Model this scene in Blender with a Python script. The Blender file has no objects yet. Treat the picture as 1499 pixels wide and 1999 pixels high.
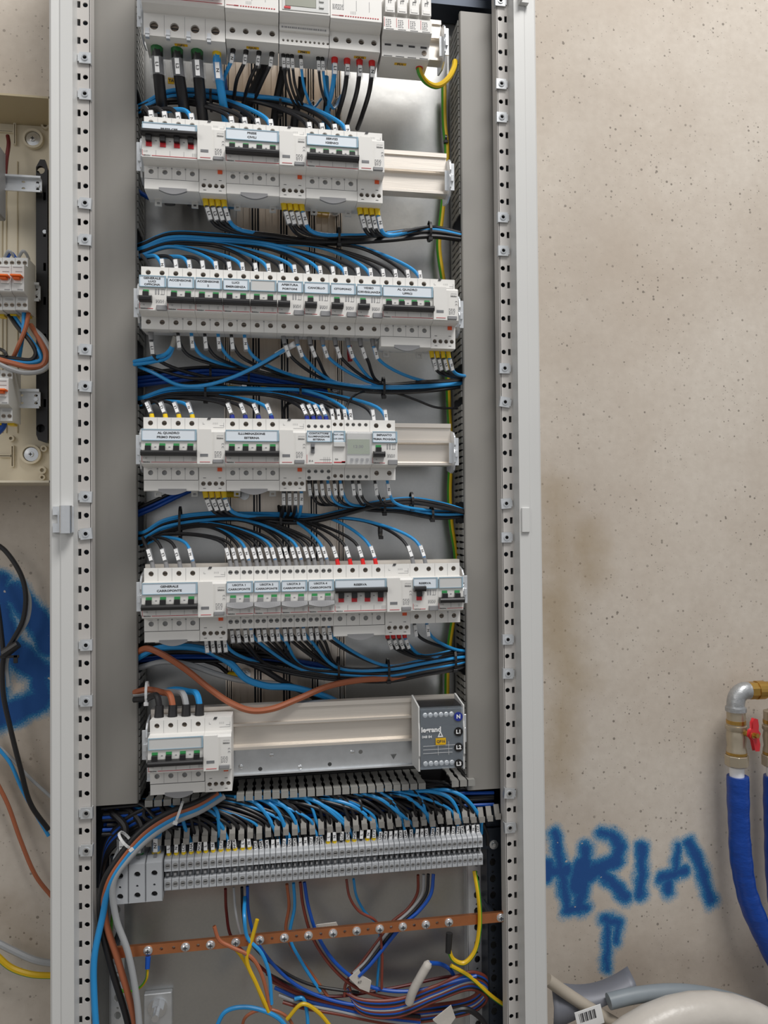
import bpy, bmesh, math, random
from mathutils import Vector, Matrix
random.seed(7)
S = bpy.context.scene
COL = S.collection
# ---------------------------------------------------------------- camera
CP = Vector((.1635, -1.0128, .0554)); YAW, PIT, ROL = .1544, .0165, -.0087
F = 1444.0
_f = Vector((math.sin(YAW)*math.cos(PIT), math.cos(YAW)*math.cos(PIT), math.sin(PIT)))
_r0 = Vector((math.cos(YAW), -math.sin(YAW), 0)); _u0 = _r0.cross(_f)
_r = _r0*math.cos(ROL)+_u0*math.sin(ROL); _u = -_r0*math.sin(ROL)+_u0*math.cos(ROL)
cam = bpy.data.cameras.new('camera'); co = bpy.data.objects.new('camera', cam); COL.objects.link(co)
m = Matrix((_r, _u, -_f)).transposed().to_4x4(); m.translation = CP; co.matrix_world = m
cam.sensor_fit = 'VERTICAL'; cam.sensor_height = 36; cam.lens = 36*F/1999; cam.clip_start = .05
S.camera = co
def W(px, py, y=0.0):
    """pixel of the photograph -> point on the real vertical plane at depth y"""
    d = _f + _r*((px-749.5)/F) + _u*((999.5-py)/F)
    return CP + d*((y-CP.y)/d.y)
def PX(p):
    v = Vector(p)-CP; w = v.dot(_f); return 749.5+F*v.dot(_r)/w, 999.5-F*v.dot(_u)/w
# ---------------------------------------------------------------- world, lights, exposure
wd = bpy.data.worlds.new('world'); S.world = wd; wd.use_nodes = True
bg = wd.node_tree.nodes['Background']; bg.inputs[0].default_value = (.90, .92, .95, 1); bg.inputs[1].default_value = .42
def area(name, loc, target, sx, sy, power, col):
    l = bpy.data.lights.new(name, 'AREA'); l.shape = 'RECTANGLE'; l.size = sx; l.size_y = sy; l.energy = power; l.color = col
    o = bpy.data.objects.new(name, l); COL.objects.link(o); o.location = loc
    o.rotation_euler = (Vector(target)-Vector(loc)).to_track_quat('-Z', 'Y').to_euler()
area('daylight_window', (1.0, -1.35, 2.70), (.25, .1, .30), 1.3, .8, 80, (1, .98, .95))
area('daylight_door', (-1.8, -2.0, 1.3), (.1, .1, .2), .9, 1.4, 11, (1, .95, .88))
S.view_settings.view_transform = 'Standard'; S.view_settings.look = 'None'; S.view_settings.gamma = 1
S.view_settings.use_curve_mapping = False; S.view_settings.exposure = -0.04
# ---------------------------------------------------------------- materials
MT = {}
def mat(name, col, rough=.5, metal=0, alpha=1, spec=.5, noise=0, nscale=40, coat=0, bump=0, aniso=None):
    mm = bpy.data.materials.new(name); mm.use_nodes = True; nt = mm.node_tree; b = nt.nodes['Principled BSDF']
    c = (*[pow(v/255, 2.2) for v in col], 1)
    b.inputs['Base Color'].default_value = c; b.inputs['Roughness'].default_value = rough
    b.inputs['Metallic'].default_value = metal; b.inputs['Alpha'].default_value = alpha
    b.inputs['Specular IOR Level'].default_value = spec; b.inputs['Coat Weight'].default_value = coat
    if noise or bump:
        tc = nt.nodes.new('ShaderNodeTexCoord'); n = nt.nodes.new('ShaderNodeTexNoise'); n.inputs['Scale'].default_value = nscale
        n.inputs['Detail'].default_value = 4
        if aniso:
            mp = nt.nodes.new('ShaderNodeMapping'); mp.inputs['Scale'].default_value = aniso
            nt.links.new(tc.outputs['Object'], mp.inputs[0]); nt.links.new(mp.outputs[0], n.inputs['Vector'])
        else: nt.links.new(tc.outputs['Object'], n.inputs['Vector'])
        if noise:
            mx = nt.nodes.new('ShaderNodeMix'); mx.data_type = 'RGBA'
            mx.inputs['A'].default_value = (*[v*(1-noise) for v in c[:3]], 1); mx.inputs['B'].default_value = (*[min(1, v*(1+noise)) for v in c[:3]], 1)
            nt.links.new(n.outputs[0], mx.inputs['Factor']); nt.links.new(mx.outputs['Result'], b.inputs['Base Color'])
        if bump:
            bp = nt.nodes.new('ShaderNodeBump'); bp.inputs['Strength'].default_value = bump; bp.inputs['Distance'].default_value = .002
            nt.links.new(n.outputs[0], bp.inputs['Height']); nt.links.new(bp.outputs[0], b.inputs['Normal'])
    MT[name] = mm; return mm
mat('plastic_white', (226, 224, 220), .42, noise=.02, nscale=60)
mat('terminal_grey', (176, 179, 183), .5, noise=.03)
mat('plastic_light', (205, 205, 203), .45, noise=.02, nscale=60)
mat('plastic_grey', (140, 140, 142), .5, noise=.04)
mat('plastic_midgrey', (120, 121, 124), .45, noise=.04)
mat('plastic_black', (38, 37, 38), .4, noise=.1)
mat('hole_black', (22, 20, 20), .6, noise=.1)
mat('screw_dark', (120, 110, 100), .35, .9, noise=.2, nscale=300)
mat('screw_grey', (150, 150, 150), .45, .2, noise=.1, nscale=300)
mat('ink', (70, 70, 72), .7, noise=.05); mat('ink_soft', (150, 150, 152), .7, noise=.05)
mat('ink_red', (190, 50, 60), .6, noise=.05)
mat('paper', (226, 234, 242), .35, noise=.01, coat=.3)
mat('cover_blue', (165, 195, 212), .15, alpha=.75, noise=.03, coat=.5)
mat('green', (60, 150, 85), .4, noise=.05); mat('red', (196, 40, 48), .4, noise=.05)
mat('orange', (228, 88, 40), .4, noise=.05); mat('orange_lever', (238, 104, 30), .4, noise=.05)
mat('wire_blue', (46, 146, 212), .38, noise=.06, nscale=30); mat('wire_blue_dark', (22, 78, 168), .4, noise=.06, nscale=30)
mat('wire_black', (34, 33, 35), .42, noise=.15, nscale=30)
mat('wire_brown', (168, 98, 68), .45, noise=.06, nscale=30); mat('wire_redbrown', (120, 58, 46), .45, noise=.06, nscale=30)
mat('wire_grey', (160, 162, 164), .45, noise=.06, nscale=30); mat('wire_yellow', (216, 176, 30), .42, noise=.06, nscale=30)
mat('wire_green', (70, 150, 40), .42, noise=.06, nscale=30); mat('wire_darkred', (95, 30, 30), .45, noise=.06)
mat('cap_yellow', (232, 196, 28), .4, noise=.04); mat('cap_red', (212, 36, 34), .4, noise=.04)
mat('cap_green', (36, 104, 52), .4, noise=.04); mat('cap_blue', (34, 50, 140), .4, noise=.04); mat('cap_grey', (128, 128, 130), .5, noise=.04)
mat('tag_white', (236, 236, 236), .4, noise=.02)
mat('clear', (210, 212, 216), .08, alpha=.22, coat=.5, noise=.02)
mat('clear_hard', (200, 212, 224), .08, alpha=.14, coat=.7, noise=.02)
mat('frame_paint', (208, 208, 206), .4, noise=.02, nscale=12)
mat('frame_inner', (200, 196, 192), .45, noise=.02, nscale=12)
mat('trunk_grey', (142, 139, 134), .5, noise=.03, nscale=10)
mat('trunk_tooth', (150, 149, 145), .5, noise=.04, nscale=40)
mat('alu', (228, 220, 210), .38, .6, noise=.04, nscale=20, bump=.05, aniso=(1, 40, 40))
mat('alu_v', (226, 214, 200), .30, .8, noise=.08, nscale=14, aniso=(30, 30, 1))
mat('zinc', (224, 227, 230), .32, .6, noise=.12, nscale=80, bump=.08)
mat('steel_dark', (60, 66, 76), .4, .6, noise=.15, nscale=60)
mat('chrome', (228, 230, 232), .2, .8, noise=.05, nscale=200)
mat('copper', (218, 142, 98), .30, .85, noise=.18, nscale=50, bump=.1)
mat('brass', (190, 150, 80), .3, .85, noise=.1, nscale=60)
mat('brass_pale', (188, 176, 155), .33, .7, noise=.12, nscale=60)
mat('pipe_zinc', (176, 178, 180), .4, .7, noise=.2, nscale=160, bump=.4)
mat('foam_blue', (20, 66, 150), .36, noise=.12, nscale=38, bump=1.0, aniso=(1, 1, 2.2))
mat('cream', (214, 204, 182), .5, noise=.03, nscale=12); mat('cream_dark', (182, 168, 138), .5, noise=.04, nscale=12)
mat('lcd', (150, 152, 140), .3, noise=.03); mat('lcd_green', (150, 165, 130), .25, noise=.05)
mat('yellow_sticker', (226, 176, 20), .5, noise=.04)
mat('wrap_white', (196, 190, 182), .35, noise=.10, nscale=26, bump=1.0); mat('pvc_beige', (170, 160, 146), .5, noise=.06, nscale=30)
mat('hose_grey', (128, 136, 142), .45, noise=.1, nscale=30); mat('sheet_grey', (120, 122, 130), .5, .2, noise=.12, nscale=14)
mat('tape_grey', (150, 148, 142), .6, noise=.15, nscale=200, bump=.4); mat('floor_concrete', (120, 116, 110), .8, noise=.1, nscale=6)
def galvanised():
    mm = bpy.data.materials.new('galvanised'); mm.use_nodes = True; nt = mm.node_tree; N = nt.nodes; L = nt.links; b = N['Principled BSDF']
    tc = N.new('ShaderNodeTexCoord'); v = N.new('ShaderNodeTexVoronoi'); v.inputs['Scale'].default_value = 320
    L.new(tc.outputs['Object'], v.inputs['Vector'])
    n = N.new('ShaderNodeTexNoise'); n.inputs['Scale'].default_value = 9; L.new(tc.outputs['Object'], n.inputs['Vector'])
    r = N.new('ShaderNodeValToRGB'); r.color_ramp.elements[0].color = (.45, .46, .46, 1); r.color_ramp.elements[1].color = (.70, .68, .65, 1)
    ad = N.new('ShaderNodeMath'); ad.operation = 'MULTIPLY_ADD'; ad.inputs[1].default_value = .09
    sp = N.new('ShaderNodeSeparateColor'); L.new(v.outputs['Color'], sp.inputs[0]); L.new(sp.outputs[0], ad.inputs[0]); 
    n2 = N.new('ShaderNodeMath'); n2.operation = 'MULTIPLY'; n2.inputs[1].default_value = .7; L.new(n.outputs[0], n2.inputs[0]); L.new(n2.outputs[0], ad.inputs[2])
    L.new(ad.outputs[0], r.inputs[0]); L.new(r.outputs[0], b.inputs['Base Color'])
    rr = N.new('ShaderNodeMath'); rr.operation = 'MULTIPLY_ADD'; rr.inputs[1].default_value = .02; rr.inputs[2].default_value = .29
    L.new(sp.outputs[1], rr.inputs[0]); L.new(rr.outputs[0], b.inputs['Roughness'])
    b.inputs['Metallic'].default_value = .85
    bp = N.new('ShaderNodeBump'); bp.inputs['Strength'].default_value = .25; bp.inputs['Distance'].default_value = .002
    n3 = N.new('ShaderNodeTexNoise'); n3.inputs['Scale'].default_value = 14; L.new(tc.outputs['Object'], n3.inputs['Vector'])
    L.new(n3.outputs[0], bp.inputs['Height']); L.new(bp.outputs[0], b.inputs['Normal'])
    MT['galvanised'] = mm
galvanised()
YW = .20   # the concrete wall plane
def concrete():
    mm = bpy.data.materials.new('concrete'); mm.use_nodes = True; nt = mm.node_tree; N = nt.nodes; L = nt.links; b = N['Principled BSDF']
    b.inputs['Roughness'].default_value = .85
    def math_(op, a, c=None, clamp=False, c3=None):
        q = N.new('ShaderNodeMath'); q.operation = op; q.use_clamp = clamp
        for i, v in enumerate((a, c, c3)):
            if v is None: continue
            if isinstance(v, (int, float)): q.inputs[i].default_value = v
            else: L.new(v, q.inputs[i])
        return q.outputs[0]
    def mix(fac, a, c):
        q = N.new('ShaderNodeMix'); q.data_type = 'RGBA'
        for k, v in (('Factor', fac), ('A', a), ('B', c)):
            if isinstance(v, (int, float)): q.inputs[k].default_value = v
            elif isinstance(v, tuple): q.inputs[k].default_value = v
            else: L.new(v, q.inputs[k])
        return q.outputs['Result']
    tc = N.new('ShaderNodeTexCoord').outputs['Object']
    def noise(sc, det=4, rough=.55):
        n = N.new('ShaderNodeTexNoise'); n.inputs['Scale'].default_value = sc; n.inputs['Detail'].default_value = det
        n.inputs['Roughness'].default_value = rough; L.new(tc, n.inputs['Vector']); return n
    def ramp(f, a, c):
        q = N.new('ShaderNodeMapRange'); q.inputs['From Min'].default_value = a; q.inputs['From Max'].default_value = c; L.new(f, q.inputs[0]); return q.outputs[0]
    n1 = noise(3.5, 5).outputs[0]; n2 = noise(70, 3).outputs[0]; n3 = noise(10, 4, .65).outputs[0]
    base = mix(ramp(n1, .35, .65), (.50, .43, .36, 1), (.61, .55, .48, 1))
    base = mix(math_('MULTIPLY', ramp(n2, .3, .8), .35), base, (.42, .36, .30, 1))
    # air pores
    v = N.new('ShaderNodeTexVoronoi'); v.inputs['Scale'].default_value = 105; L.new(tc, v.inputs['Vector'])
    sc = N.new('ShaderNodeSeparateColor'); L.new(v.outputs['Color'], sc.inputs[0])
    rad = math_('MULTIPLY', math_('SUBTRACT', sc.outputs[0], .52), .52)
    pore = math_('GREATER_THAN', rad, v.outputs['Distance'])
    vf = N.new('ShaderNodeTexVoronoi'); vf.inputs['Scale'].default_value = 230; L.new(tc, vf.inputs['Vector'])
    sf = N.new('ShaderNodeSeparateColor'); L.new(vf.outputs['Color'], sf.inputs[0])
    poref = math_('MULTIPLY', math_('GREATER_THAN', math_('MULTIPLY', math_('SUBTRACT', sf.outputs[0], .62), .75), vf.outputs['Distance']), .8)
    pore2 = math_('MAXIMUM', math_('MULTIPLY', pore, ramp(n3, .30, .55)), math_('MULTIPLY', poref, ramp(n3, .40, .62)))
    base = mix(math_('MULTIPLY', pore2, .72), base, (.13, .11, .09, 1))
    # paint / stain strokes as capsule distances on the wall
    wob = N.new('ShaderNodeTexNoise'); wob.inputs['Scale'].default_value = 35; wob.inputs['Detail'].default_value = 3; L.new(tc, wob.inputs['Vector'])
    fine = N.new('ShaderNodeTexNoise'); fine.inputs['Scale'].default_value = 420; fine.inputs['Detail'].default_value = 2; L.new(tc, fine.inputs['Vector'])
    ws = N.new('ShaderNodeVectorMath'); ws.operation = 'SUBTRACT'; L.new(wob.outputs['Color'], ws.inputs[0]); ws.inputs[1].default_value = (.5, .5, .5)
    wm = N.new('ShaderNodeVectorMath'); wm.operation = 'MULTIPLY'; L.new(ws.outputs[0], wm.inputs[0]); wm.inputs[1].default_value = (.018, 0, .018)
    wa = N.new('ShaderNodeVectorMath'); wa.operation = 'ADD'; L.new(tc, wa.inputs[0]); L.new(wm.outputs[0], wa.inputs[1])
    flat = N.new('ShaderNodeVectorMath'); flat.operation = 'MULTIPLY'; L.new(wa.outputs[0], flat.inputs[0]); flat.inputs[1].default_value = (1, 0, 1)
    def strokes(segs):
        out = None
        for (x0, y0, x1, y1, rp) in segs:
            a = W(x0, y0, YW); c = W(x1, y1, YW); a.y = c.y = 0; ba = c-a; rr = rp*.00081*(1.3 if rp < 21 else 1)
            if ba.length < 1e-5: ba = Vector((1e-4, 0, 0))
            s = N.new('ShaderNodeVectorMath'); s.operation = 'SUBTRACT'; L.new(flat.outputs[0], s.inputs[0]); s.inputs[1].default_value = a
            d = N.new('ShaderNodeVectorMath'); d.operation = 'DOT_PRODUCT'; L.new(s.outputs[0], d.inputs[0]); d.inputs[1].default_value = ba/ba.length_squared
            h = math_('MULTIPLY', d.outputs['Value'], 1.0, True)
            k = N.new('ShaderNodeVectorMath'); k.operation = 'SCALE'; k.inputs[0].default_value = ba; L.new(h, k.inputs['Scale'])
            e = N.new('ShaderNodeVectorMath'); e.operation = 'DISTANCE'; L.new(s.outputs[0], e.inputs[0]); L.new(k.outputs[0], e.inputs[1])
            dd = math_('SUBTRACT', e.outputs['Value'], rr)
            out = dd if out is None else math_('MINIMUM', out, dd)
        return out
    stain = strokes([(1085, 960, 1095, 1180, 22), (1085, 1180, 1110, 1330, 40), (1100, 1330, 1090, 1500, 30), (1140, 1050, 1150, 1120, 20)])
    sm = math_('MULTIPLY', ramp(math_('MULTIPLY_ADD', n3, .10, c3=stain), .085, .02), .55)
    base = mix(sm, base, (.32, .23, .12, 1))
    st2 = strokes([(20, 1480, 60, 1600, 14), (0, 1790, 60, 1830, 26), (60, 1400, 75, 1560, 8)])
    base = mix(math_('MULTIPLY', ramp(math_('MULTIPLY_ADD', n3, .08, c3=st2), .07, .02), .4), base, (.24, .17, .10, 1))
    st3 = strokes([(1290, 1870, 1420, 1900, 40), (1230, 1900, 1330, 1870, 30)])
    base = mix(math_('MULTIPLY', ramp(math_('MULTIPLY_ADD', n3, .12, c3=st3), .09, .03), .3), base, (.22, .17, .14, 1))
    segs = [(1083, 1628, 1108, 1770, 11), (1062, 1700, 1105, 1700, 14), (1070, 1690, 1068, 1712, 14),
            (1145, 1655, 1130, 1775, 13), (1138, 1690, 1128, 1730, 20), (1108, 1778, 1142, 1772, 12),
            (1172, 1627, 1195, 1630, 10), (1195, 1630, 1212, 1652, 12), (1212, 1652, 1200, 1680, 13), (1200, 1680, 1150, 1705, 16), (1170, 1700, 1222, 1752, 13),
            (1253, 1655, 1250, 1745, 12), (1324, 1650, 1318, 1700, 9), (1290, 1716, 1335, 1700, 12), (1305, 1725, 1305, 1738, 12), (1345, 1645, 1370, 1700, 12), (1370, 1700, 1388, 1760, 12),
            (1180, 1795, 1205, 1800, 11), (1207, 1800, 1203, 1838, 9), (1187, 1795, 1184, 1890, 9)]
    left = [(0, 1160, 40, 1165, 22), (30, 1160, 75, 1215, 26), (75, 1215, 90, 1260, 18), (0, 1200, 20, 1270, 26), (20, 1270, 78, 1310, 28), (78, 1310, 82, 1360, 22), (75, 1370, 0, 1400, 26), (5, 1130, 0, 1390, 12)]
    dist = strokes(segs+left)
    dj = math_('MULTIPLY_ADD', math_('SUBTRACT', fine.outputs[0], .5), .016, c3=dist)
    soft = ramp(dj, .009, -.003); core = ramp(dj, .001, -.009)
    paint = mix(core, (.022, .22, .42, 1), (.010, .075, .27, 1))
    wear = math_('SUBTRACT', 1.0, math_('MULTIPLY', math_('GREATER_THAN', noise(60, 2).outputs[0], .70), .8))
    base = mix(math_('MULTIPLY', soft, wear), base, paint)
    L.new(base, b.inputs['Base Color'])
    hh = math_('SUBTRACT', math_('MULTIPLY', n2, .4), math_('MULTIPLY', pore2, 1.0))
    bp = N.new('ShaderNodeBump'); bp.inputs['Strength'].default_value = .5; bp.inputs['Distance'].default_value = .0015
    L.new(hh, bp.inputs['Height']); L.new(bp.outputs[0], b.inputs['Normal'])
    MT['concrete'] = mm
concrete()
# ---------------------------------------------------------------- mesh helpers
class MB:
    def __init__(s): s.v = []; s.f = []; s.mi = []
    def add(s, vs, fs, mi=0):
        o = len(s.v); s.v += [tuple(p) for p in vs]; s.f += [tuple(i+o for i in f) for f in fs]; s.mi += [mi]*len(fs); return s
    def box(s, x0, x1, y0, y1, z0, z1, mi=0):
        return s.add([(x, y, z) for x in (x0, x1) for y in (y0, y1) for z in (z0, z1)],
                     [(0, 1, 3, 2), (4, 6, 7, 5), (0, 4, 5, 1), (2, 3, 7, 6), (0, 2, 6, 4), (1, 5, 7, 3)], mi)
    def quad(s, x0, x1, z0, z1, y, mi=0): return s.add([(x0, y, z0), (x1, y, z0), (x1, y, z1), (x0, y, z1)], [(0, 1, 2, 3)], mi)
    def prism(s, poly, a0, a1, axis='x', mi=0):
        n = len(poly)
        mk = {'x': lambda a, p: (a, p[0], p[1]), 'y': lambda a, p: (p[0], a, p[1]), 'z': lambda a, p: (p[0], p[1], a)}[axis]
        return s.add([mk(a0, p) for p in poly]+[mk(a1, p) for p in poly],
                     [tuple(range(n)), tuple(range(2*n-1, n-1, -1))]+[(i, (i+1) % n, n+(i+1) % n, n+i) for i in range(n)], mi)
    def cyl(s, p0, p1, r0, r1=None, n=12, mi=0, cap=True):
        p0 = Vector(p0); p1 = Vector(p1); r1 = r0 if r1 is None else r1; d = (p1-p0).normalized()
        a = d.orthogonal().normalized(); b = d.cross(a); vs = []
        for p, r in ((p0, r0), (p1, r1)):
            for i in range(n):
                t = 2*math.pi*(i+.5)/n; vs.append(p+a*(r*math.cos(t))+b*(r*math.sin(t)))
        fs = [(i, (i+1) % n, n+(i+1) % n, n+i) for i in range(n)]
        if cap: fs += [tuple(range(n-1, -1, -1)), tuple(range(n, 2*n))]
        return s.add(vs, fs, mi)
    def lathe(s, p0, d, prof, n=16, mi=0):
        p0 = Vector(p0); d = Vector(d).normalized(); a = d.orthogonal().normalized(); b = d.cross(a); vs = []
        for (h, r) in prof:
            for i in range(n):
                t = 2*math.pi*(i+.5)/n; vs.append(p0+d*h+a*(r*math.cos(t))+b*(r*math.sin(t)))
        k = len(prof); fs = [(j*n+i, j*n+(i+1) % n, (j+1)*n+(i+1) % n, (j+1)*n+i) for j in range(k-1) for i in range(n)]
        fs += [tuple(range(n-1, -1, -1)), tuple(range((k-1)*n, k*n))]
        return s.add(vs, fs, mi)
    def tube(s, pts, r, n=8, two=False):
        pts = [Vector(p) for p in pts]; vs = []; up = None
        for i, p in enumerate(pts):
            t = (pts[min(i+1, len(pts)-1)]-pts[max(i-1, 0)])
            if t.length < 1e-9: t = Vector((1, 0, 0))
            t.normalize()
            if up is None: up = t.orthogonal().normalized() if abs(t.y) > .9 else (Vector((0, -1, 0))-t*Vector((0, -1, 0)).dot(t)).normalized()
            else: up = (up-t*up.dot(t)).normalized()
            b = t.cross(up)
            rr = r[i] if isinstance(r, (list, tuple)) else r
            for k in range(n):
                a = 2*math.pi*k/n+.35; vs.append(p+up*(rr*math.cos(a))+b*(rr*math.sin(a)))
        o = len(s.v); s.v += [tuple(p) for p in vs]
        for i in range(len(pts)-1):
            for k in range(n):
                s.f.append((o+i*n+k, o+i*n+(k+1) % n, o+(i+1)*n+(k+1) % n, o+(i+1)*n+k)); s.mi.append(1 if two and k < n//2 else 0)
        s.f.append(tuple(o+k for k in range(n-1, -1, -1))); s.f.append(tuple(o+(len(pts)-1)*n+k for k in range(n))); s.mi += [0, 0]
        return s
    def plate(s, outer, holes, y0, y1, mi=0, back=True, hole_y=None):
        """plate in the x-z plane between y0 (front) and y1 with real holes"""
        bm = bmesh.new(); loops = []
        for lp in [outer]+holes:
            vv = [bm.verts.new((p[0], 0, p[1])) for p in lp]; loops.append(vv)
            for i in range(len(vv)): bm.edges.new((vv[i], vv[(i+1) % len(vv)]))
        bmesh.ops.triangle_fill(bm, use_beauty=True, use_dissolve=False, edges=bm.edges[:])
        bm.verts.index_update(); vs = [(v.co.x, v.co.z) for v in bm.verts]
        fs = []
        for f in bm.faces:
            idx = [v.index for v in f.verts]
            a, b, c = (vs[i] for i in idx[:3])
            if (b[0]-a[0])*(c[1]-a[1])-(b[1]-a[1])*(c[0]-a[0]) < 0: idx.reverse()
            fs.append(tuple(idx))
        bm.free()
        s.add([(p[0], y0, p[1]) for p in vs], fs, mi)
        if back: s.add([(p[0], y1, p[1]) for p in vs], [tuple(reversed(f)) for f in fs], mi)
        for li, lp in enumerate([outer]+holes):
            if li == 0 and not back: continue
            yb = y1 if (li == 0 or hole_y is None) else hole_y
            n = len(lp); s.add([(p[0], y0, p[1]) for p in lp]+[(p[0], yb, p[1]) for p in lp], [(i, n+i, n+(i+1) % n, (i+1) % n) for i in range(n)], mi)
        return s
def rect(x0, x1, z0, z1): return [(x0, z0), (x1, z0), (x1, z1), (x0, z1)]
def circ(x, z, r, n=14, e=1): return [(x+r*math.cos(2*math.pi*i/n), z+e*r*math.sin(2*math.pi*i/n)) for i in range(n)]
CACHE = {}
def mesh_from(mb, name, mats, bevel=0, smooth=False):
    me = bpy.data.meshes.new(name); me.from_pydata(mb.v, [], mb.f)
    for q in ([mats] if isinstance(mats, str) else mats): me.materials.append(MT[q])
    if any(mb.mi): me.polygons.foreach_set('material_index', mb.mi)
    bm = bmesh.new(); bm.from_mesh(me)
    if bevel:
        bmesh.ops.remove_doubles(bm, verts=bm.verts[:], dist=1e-6)
        es = [e for e in bm.edges if len(e.link_faces) == 2 and e.calc_face_angle(0) > .6]
        bmesh.ops.bevel(bm, geom=es, offset=bevel, segments=1, affect='EDGES', clamp_overlap=True)
    bmesh.ops.recalc_face_normals(bm, faces=bm.faces[:])
    bm.to_mesh(me); bm.free()
    if smooth:
        me.polygons.foreach_set('use_smooth', [True]*len(me.polygons)); me.set_sharp_from_angle(angle=.7)
    me.update(); return me
def part(name, mb, mats, parent=None, loc=(0, 0, 0), bevel=0, smooth=False, key=None, label=None, rot=None):
    """mb: MB or function giving one; key caches the mesh between alike pieces"""
    if key is not None and key in CACHE: me = CACHE[key]
    else:
        if callable(mb): mb = mb()
        me = mesh_from(mb, name, mats, bevel, smooth)
        if key is not None: CACHE[key] = me
    o = bpy.data.objects.new(name, me); COL.objects.link(o); o.location = loc
    if rot: o.rotation_euler = rot
    if parent: o.parent = parent
    if label: o['label'] = label
    if name in ('pole_seams', 'diagram_print', 'red_marks', 'red_line', 'pole_marks', 'print', 'divider_lines', 'terminal_marks', 'barcode', 'table_print', 'rating_print', 'shell_rib', 'symbol_print'): o['kind'] = 'stuff'
    return o
def thing(name, label, cat, loc=(0, 0, 0), group=None, sx=1):
    o = bpy.data.objects.new(name, None); COL.objects.link(o); o.location = loc; o.empty_display_size = .01
    o.scale = (sx, 1, 1); o['label'] = label; o['category'] = cat
    if group: o['group'] = group
    return o
def tag(o, label, cat, group=None):
    o['label'] = label; o['category'] = cat
    if group: o['group'] = group
    return o
def struct(o): o['kind'] = 'structure'; return o
def text_mesh(s, size, bold=.0, matn='ink', wide=1.0):
    k = ('T', s, size, bold, matn, wide)
    if k in CACHE: return CACHE[k]
    cu = bpy.data.curves.new('lettering', 'FONT'); cu.body = s; cu.size = size; cu.align_x = 'CENTER'; cu.align_y = 'CENTER'
    cu.resolution_u = 2; cu.offset = bold*size; cu.space_line = .85
    o = bpy.data.objects.new('tmp', cu); COL.objects.link(o)
    bpy.context.view_layer.update()
    me = bpy.data.meshes.new_from_object(o.evaluated_get(bpy.context.evaluated_depsgraph_get()))
    bpy.data.objects.remove(o)
    for v in me.vertices: v.co = (v.co.x*wide, -v.co.z, v.co.y)
    me.materials.clear(); me.materials.append(MT[matn]); CACHE[k] = me; return me
def text(s, size, parent, loc, matn='ink', bold=.02, name='lettering', wide=1.0):
    o = bpy.data.objects.new(name, text_mesh(s, size, bold, matn, wide)); COL.objects.link(o); o.parent = parent; o.location = loc; return o
# ================================================================ structure
M = .0178
wl = part('wall_back', MB().box(-1.6, 2.2, YW, YW+.15, -1.15, 1.9), 'concrete'); struct(wl)
fl = part('floor', MB().box(-3, 3.5, -4, YW, -1.2, -1.15), 'floor_concrete'); struct(fl)
# ================================================================ cabinet
ZT, ZB = 1.0, -.86
def xm(px, y): return W(px, 1000, y).x
YS, YF, YB, YT = .040, .015, .140, .070
cab = thing('electrical_cabinet', 'tall open light grey electrical cabinet standing against the concrete wall', 'cabinet', (0, .2, ZB))
def cpart(name, mb, mt, **k):
    return part(name, mb, mt, cab, (0, -.2, -ZB), **k)
xl0, xl1 = xm(96, YF), xm(143, YF); xr0, xr1 = xm(1014, YF), xm(1058, YF)
sl0, sl1 = xm(150, YS), xm(177.5, YS); sr0, sr1 = xm(980.5, YS), xm(1004, YS)
ml, mr = xm(119, YF), xm(1034, YF)
lf = MB().prism([(xl0, .198), (xl0, YF+.003), (xl0+.003, YF), (ml-.002, YF+.0015), (ml, YF), (xl1, YF), (xl1+.0004, YS), (xl1-.001, YS+.004), (xl1-.002, .198)], ZB, ZT, 'z')
cpart('frame_post', lf, 'frame_paint')
rf = MB().prism([(xr1, .198), (xr1, YF+.003), (xr1-.003, YF), (mr+.002, YF+.0015), (mr, YF), (xr0, YF), (xr0-.0004, YS), (xr0+.001, YS+.004), (xr0+.002, .198)], ZB, ZT, 'z')
cpart('frame_post', rf, 'frame_paint')
def strip(x0, x1, xs, xh, zphase):
    mb = MB(); holes = []; z = zphase
    zs = []
    while z < ZT-.02: zs.append(z); z += .025
    for z in zs:
        mb.plate(rect(x0, x1, z-.0125, z+.0125), [rect(xs-.0021, xs+.0021, z-.0047, z+.0047), circ(xh, z, .0034)], YS, YS+.0018)
    mb.box(x0, x1, YS, YS+.0018, zs[-1]+.0125, ZT); mb.box(x0, x1, YS, YS+.0018, ZB, zs[0]-.0125)
    xe = x1 if x0 < 0 else x0
    mb.box(xe-.0008, xe+.0008, YS, YS+.022, ZB, ZT)
    return mb, zs
zlp = W(166, 1006-.0, YS).z   # a hole of the left strip
zrp = W(988, 1016, YS).z
while zlp-.025 > ZB+.015: zlp -= .025
while zrp-.025 > ZB+.015: zrp -= .025
mbl, zsl = strip(sl0, sl1, xm(155.5, YS), xm(168.5, YS), zlp); cpart('perforated_strip', mbl, 'frame_inner')
mbr, zsr = strip(sr0, sr1, xm(998, YS), xm(987, YS), zrp); cpart('perforated_strip', mbr, 'frame_inner')
for x0, x1 in ((sl0-.001, sl1), (sr0, sr1+.001)): cpart('strip_backing', MB().box(x0, x1, YS+.018, YS+.020, ZB, ZT), 'steel_dark')
cpart('back_plate', MB().box(sl0-.02, sr1+.02, YB, YB+.003, W(600, 1690, YB).z-.4, ZT), 'galvanised')
cpart('side_panel', MB().box(sl0-.004, sl0-.002, YS+.02, YB, ZB, ZT), 'steel_dark')
cpart('side_panel', MB().box(sr1+.002, sr1+.004, YS+.02, YB, ZB, ZT), 'steel_dark')
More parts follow.
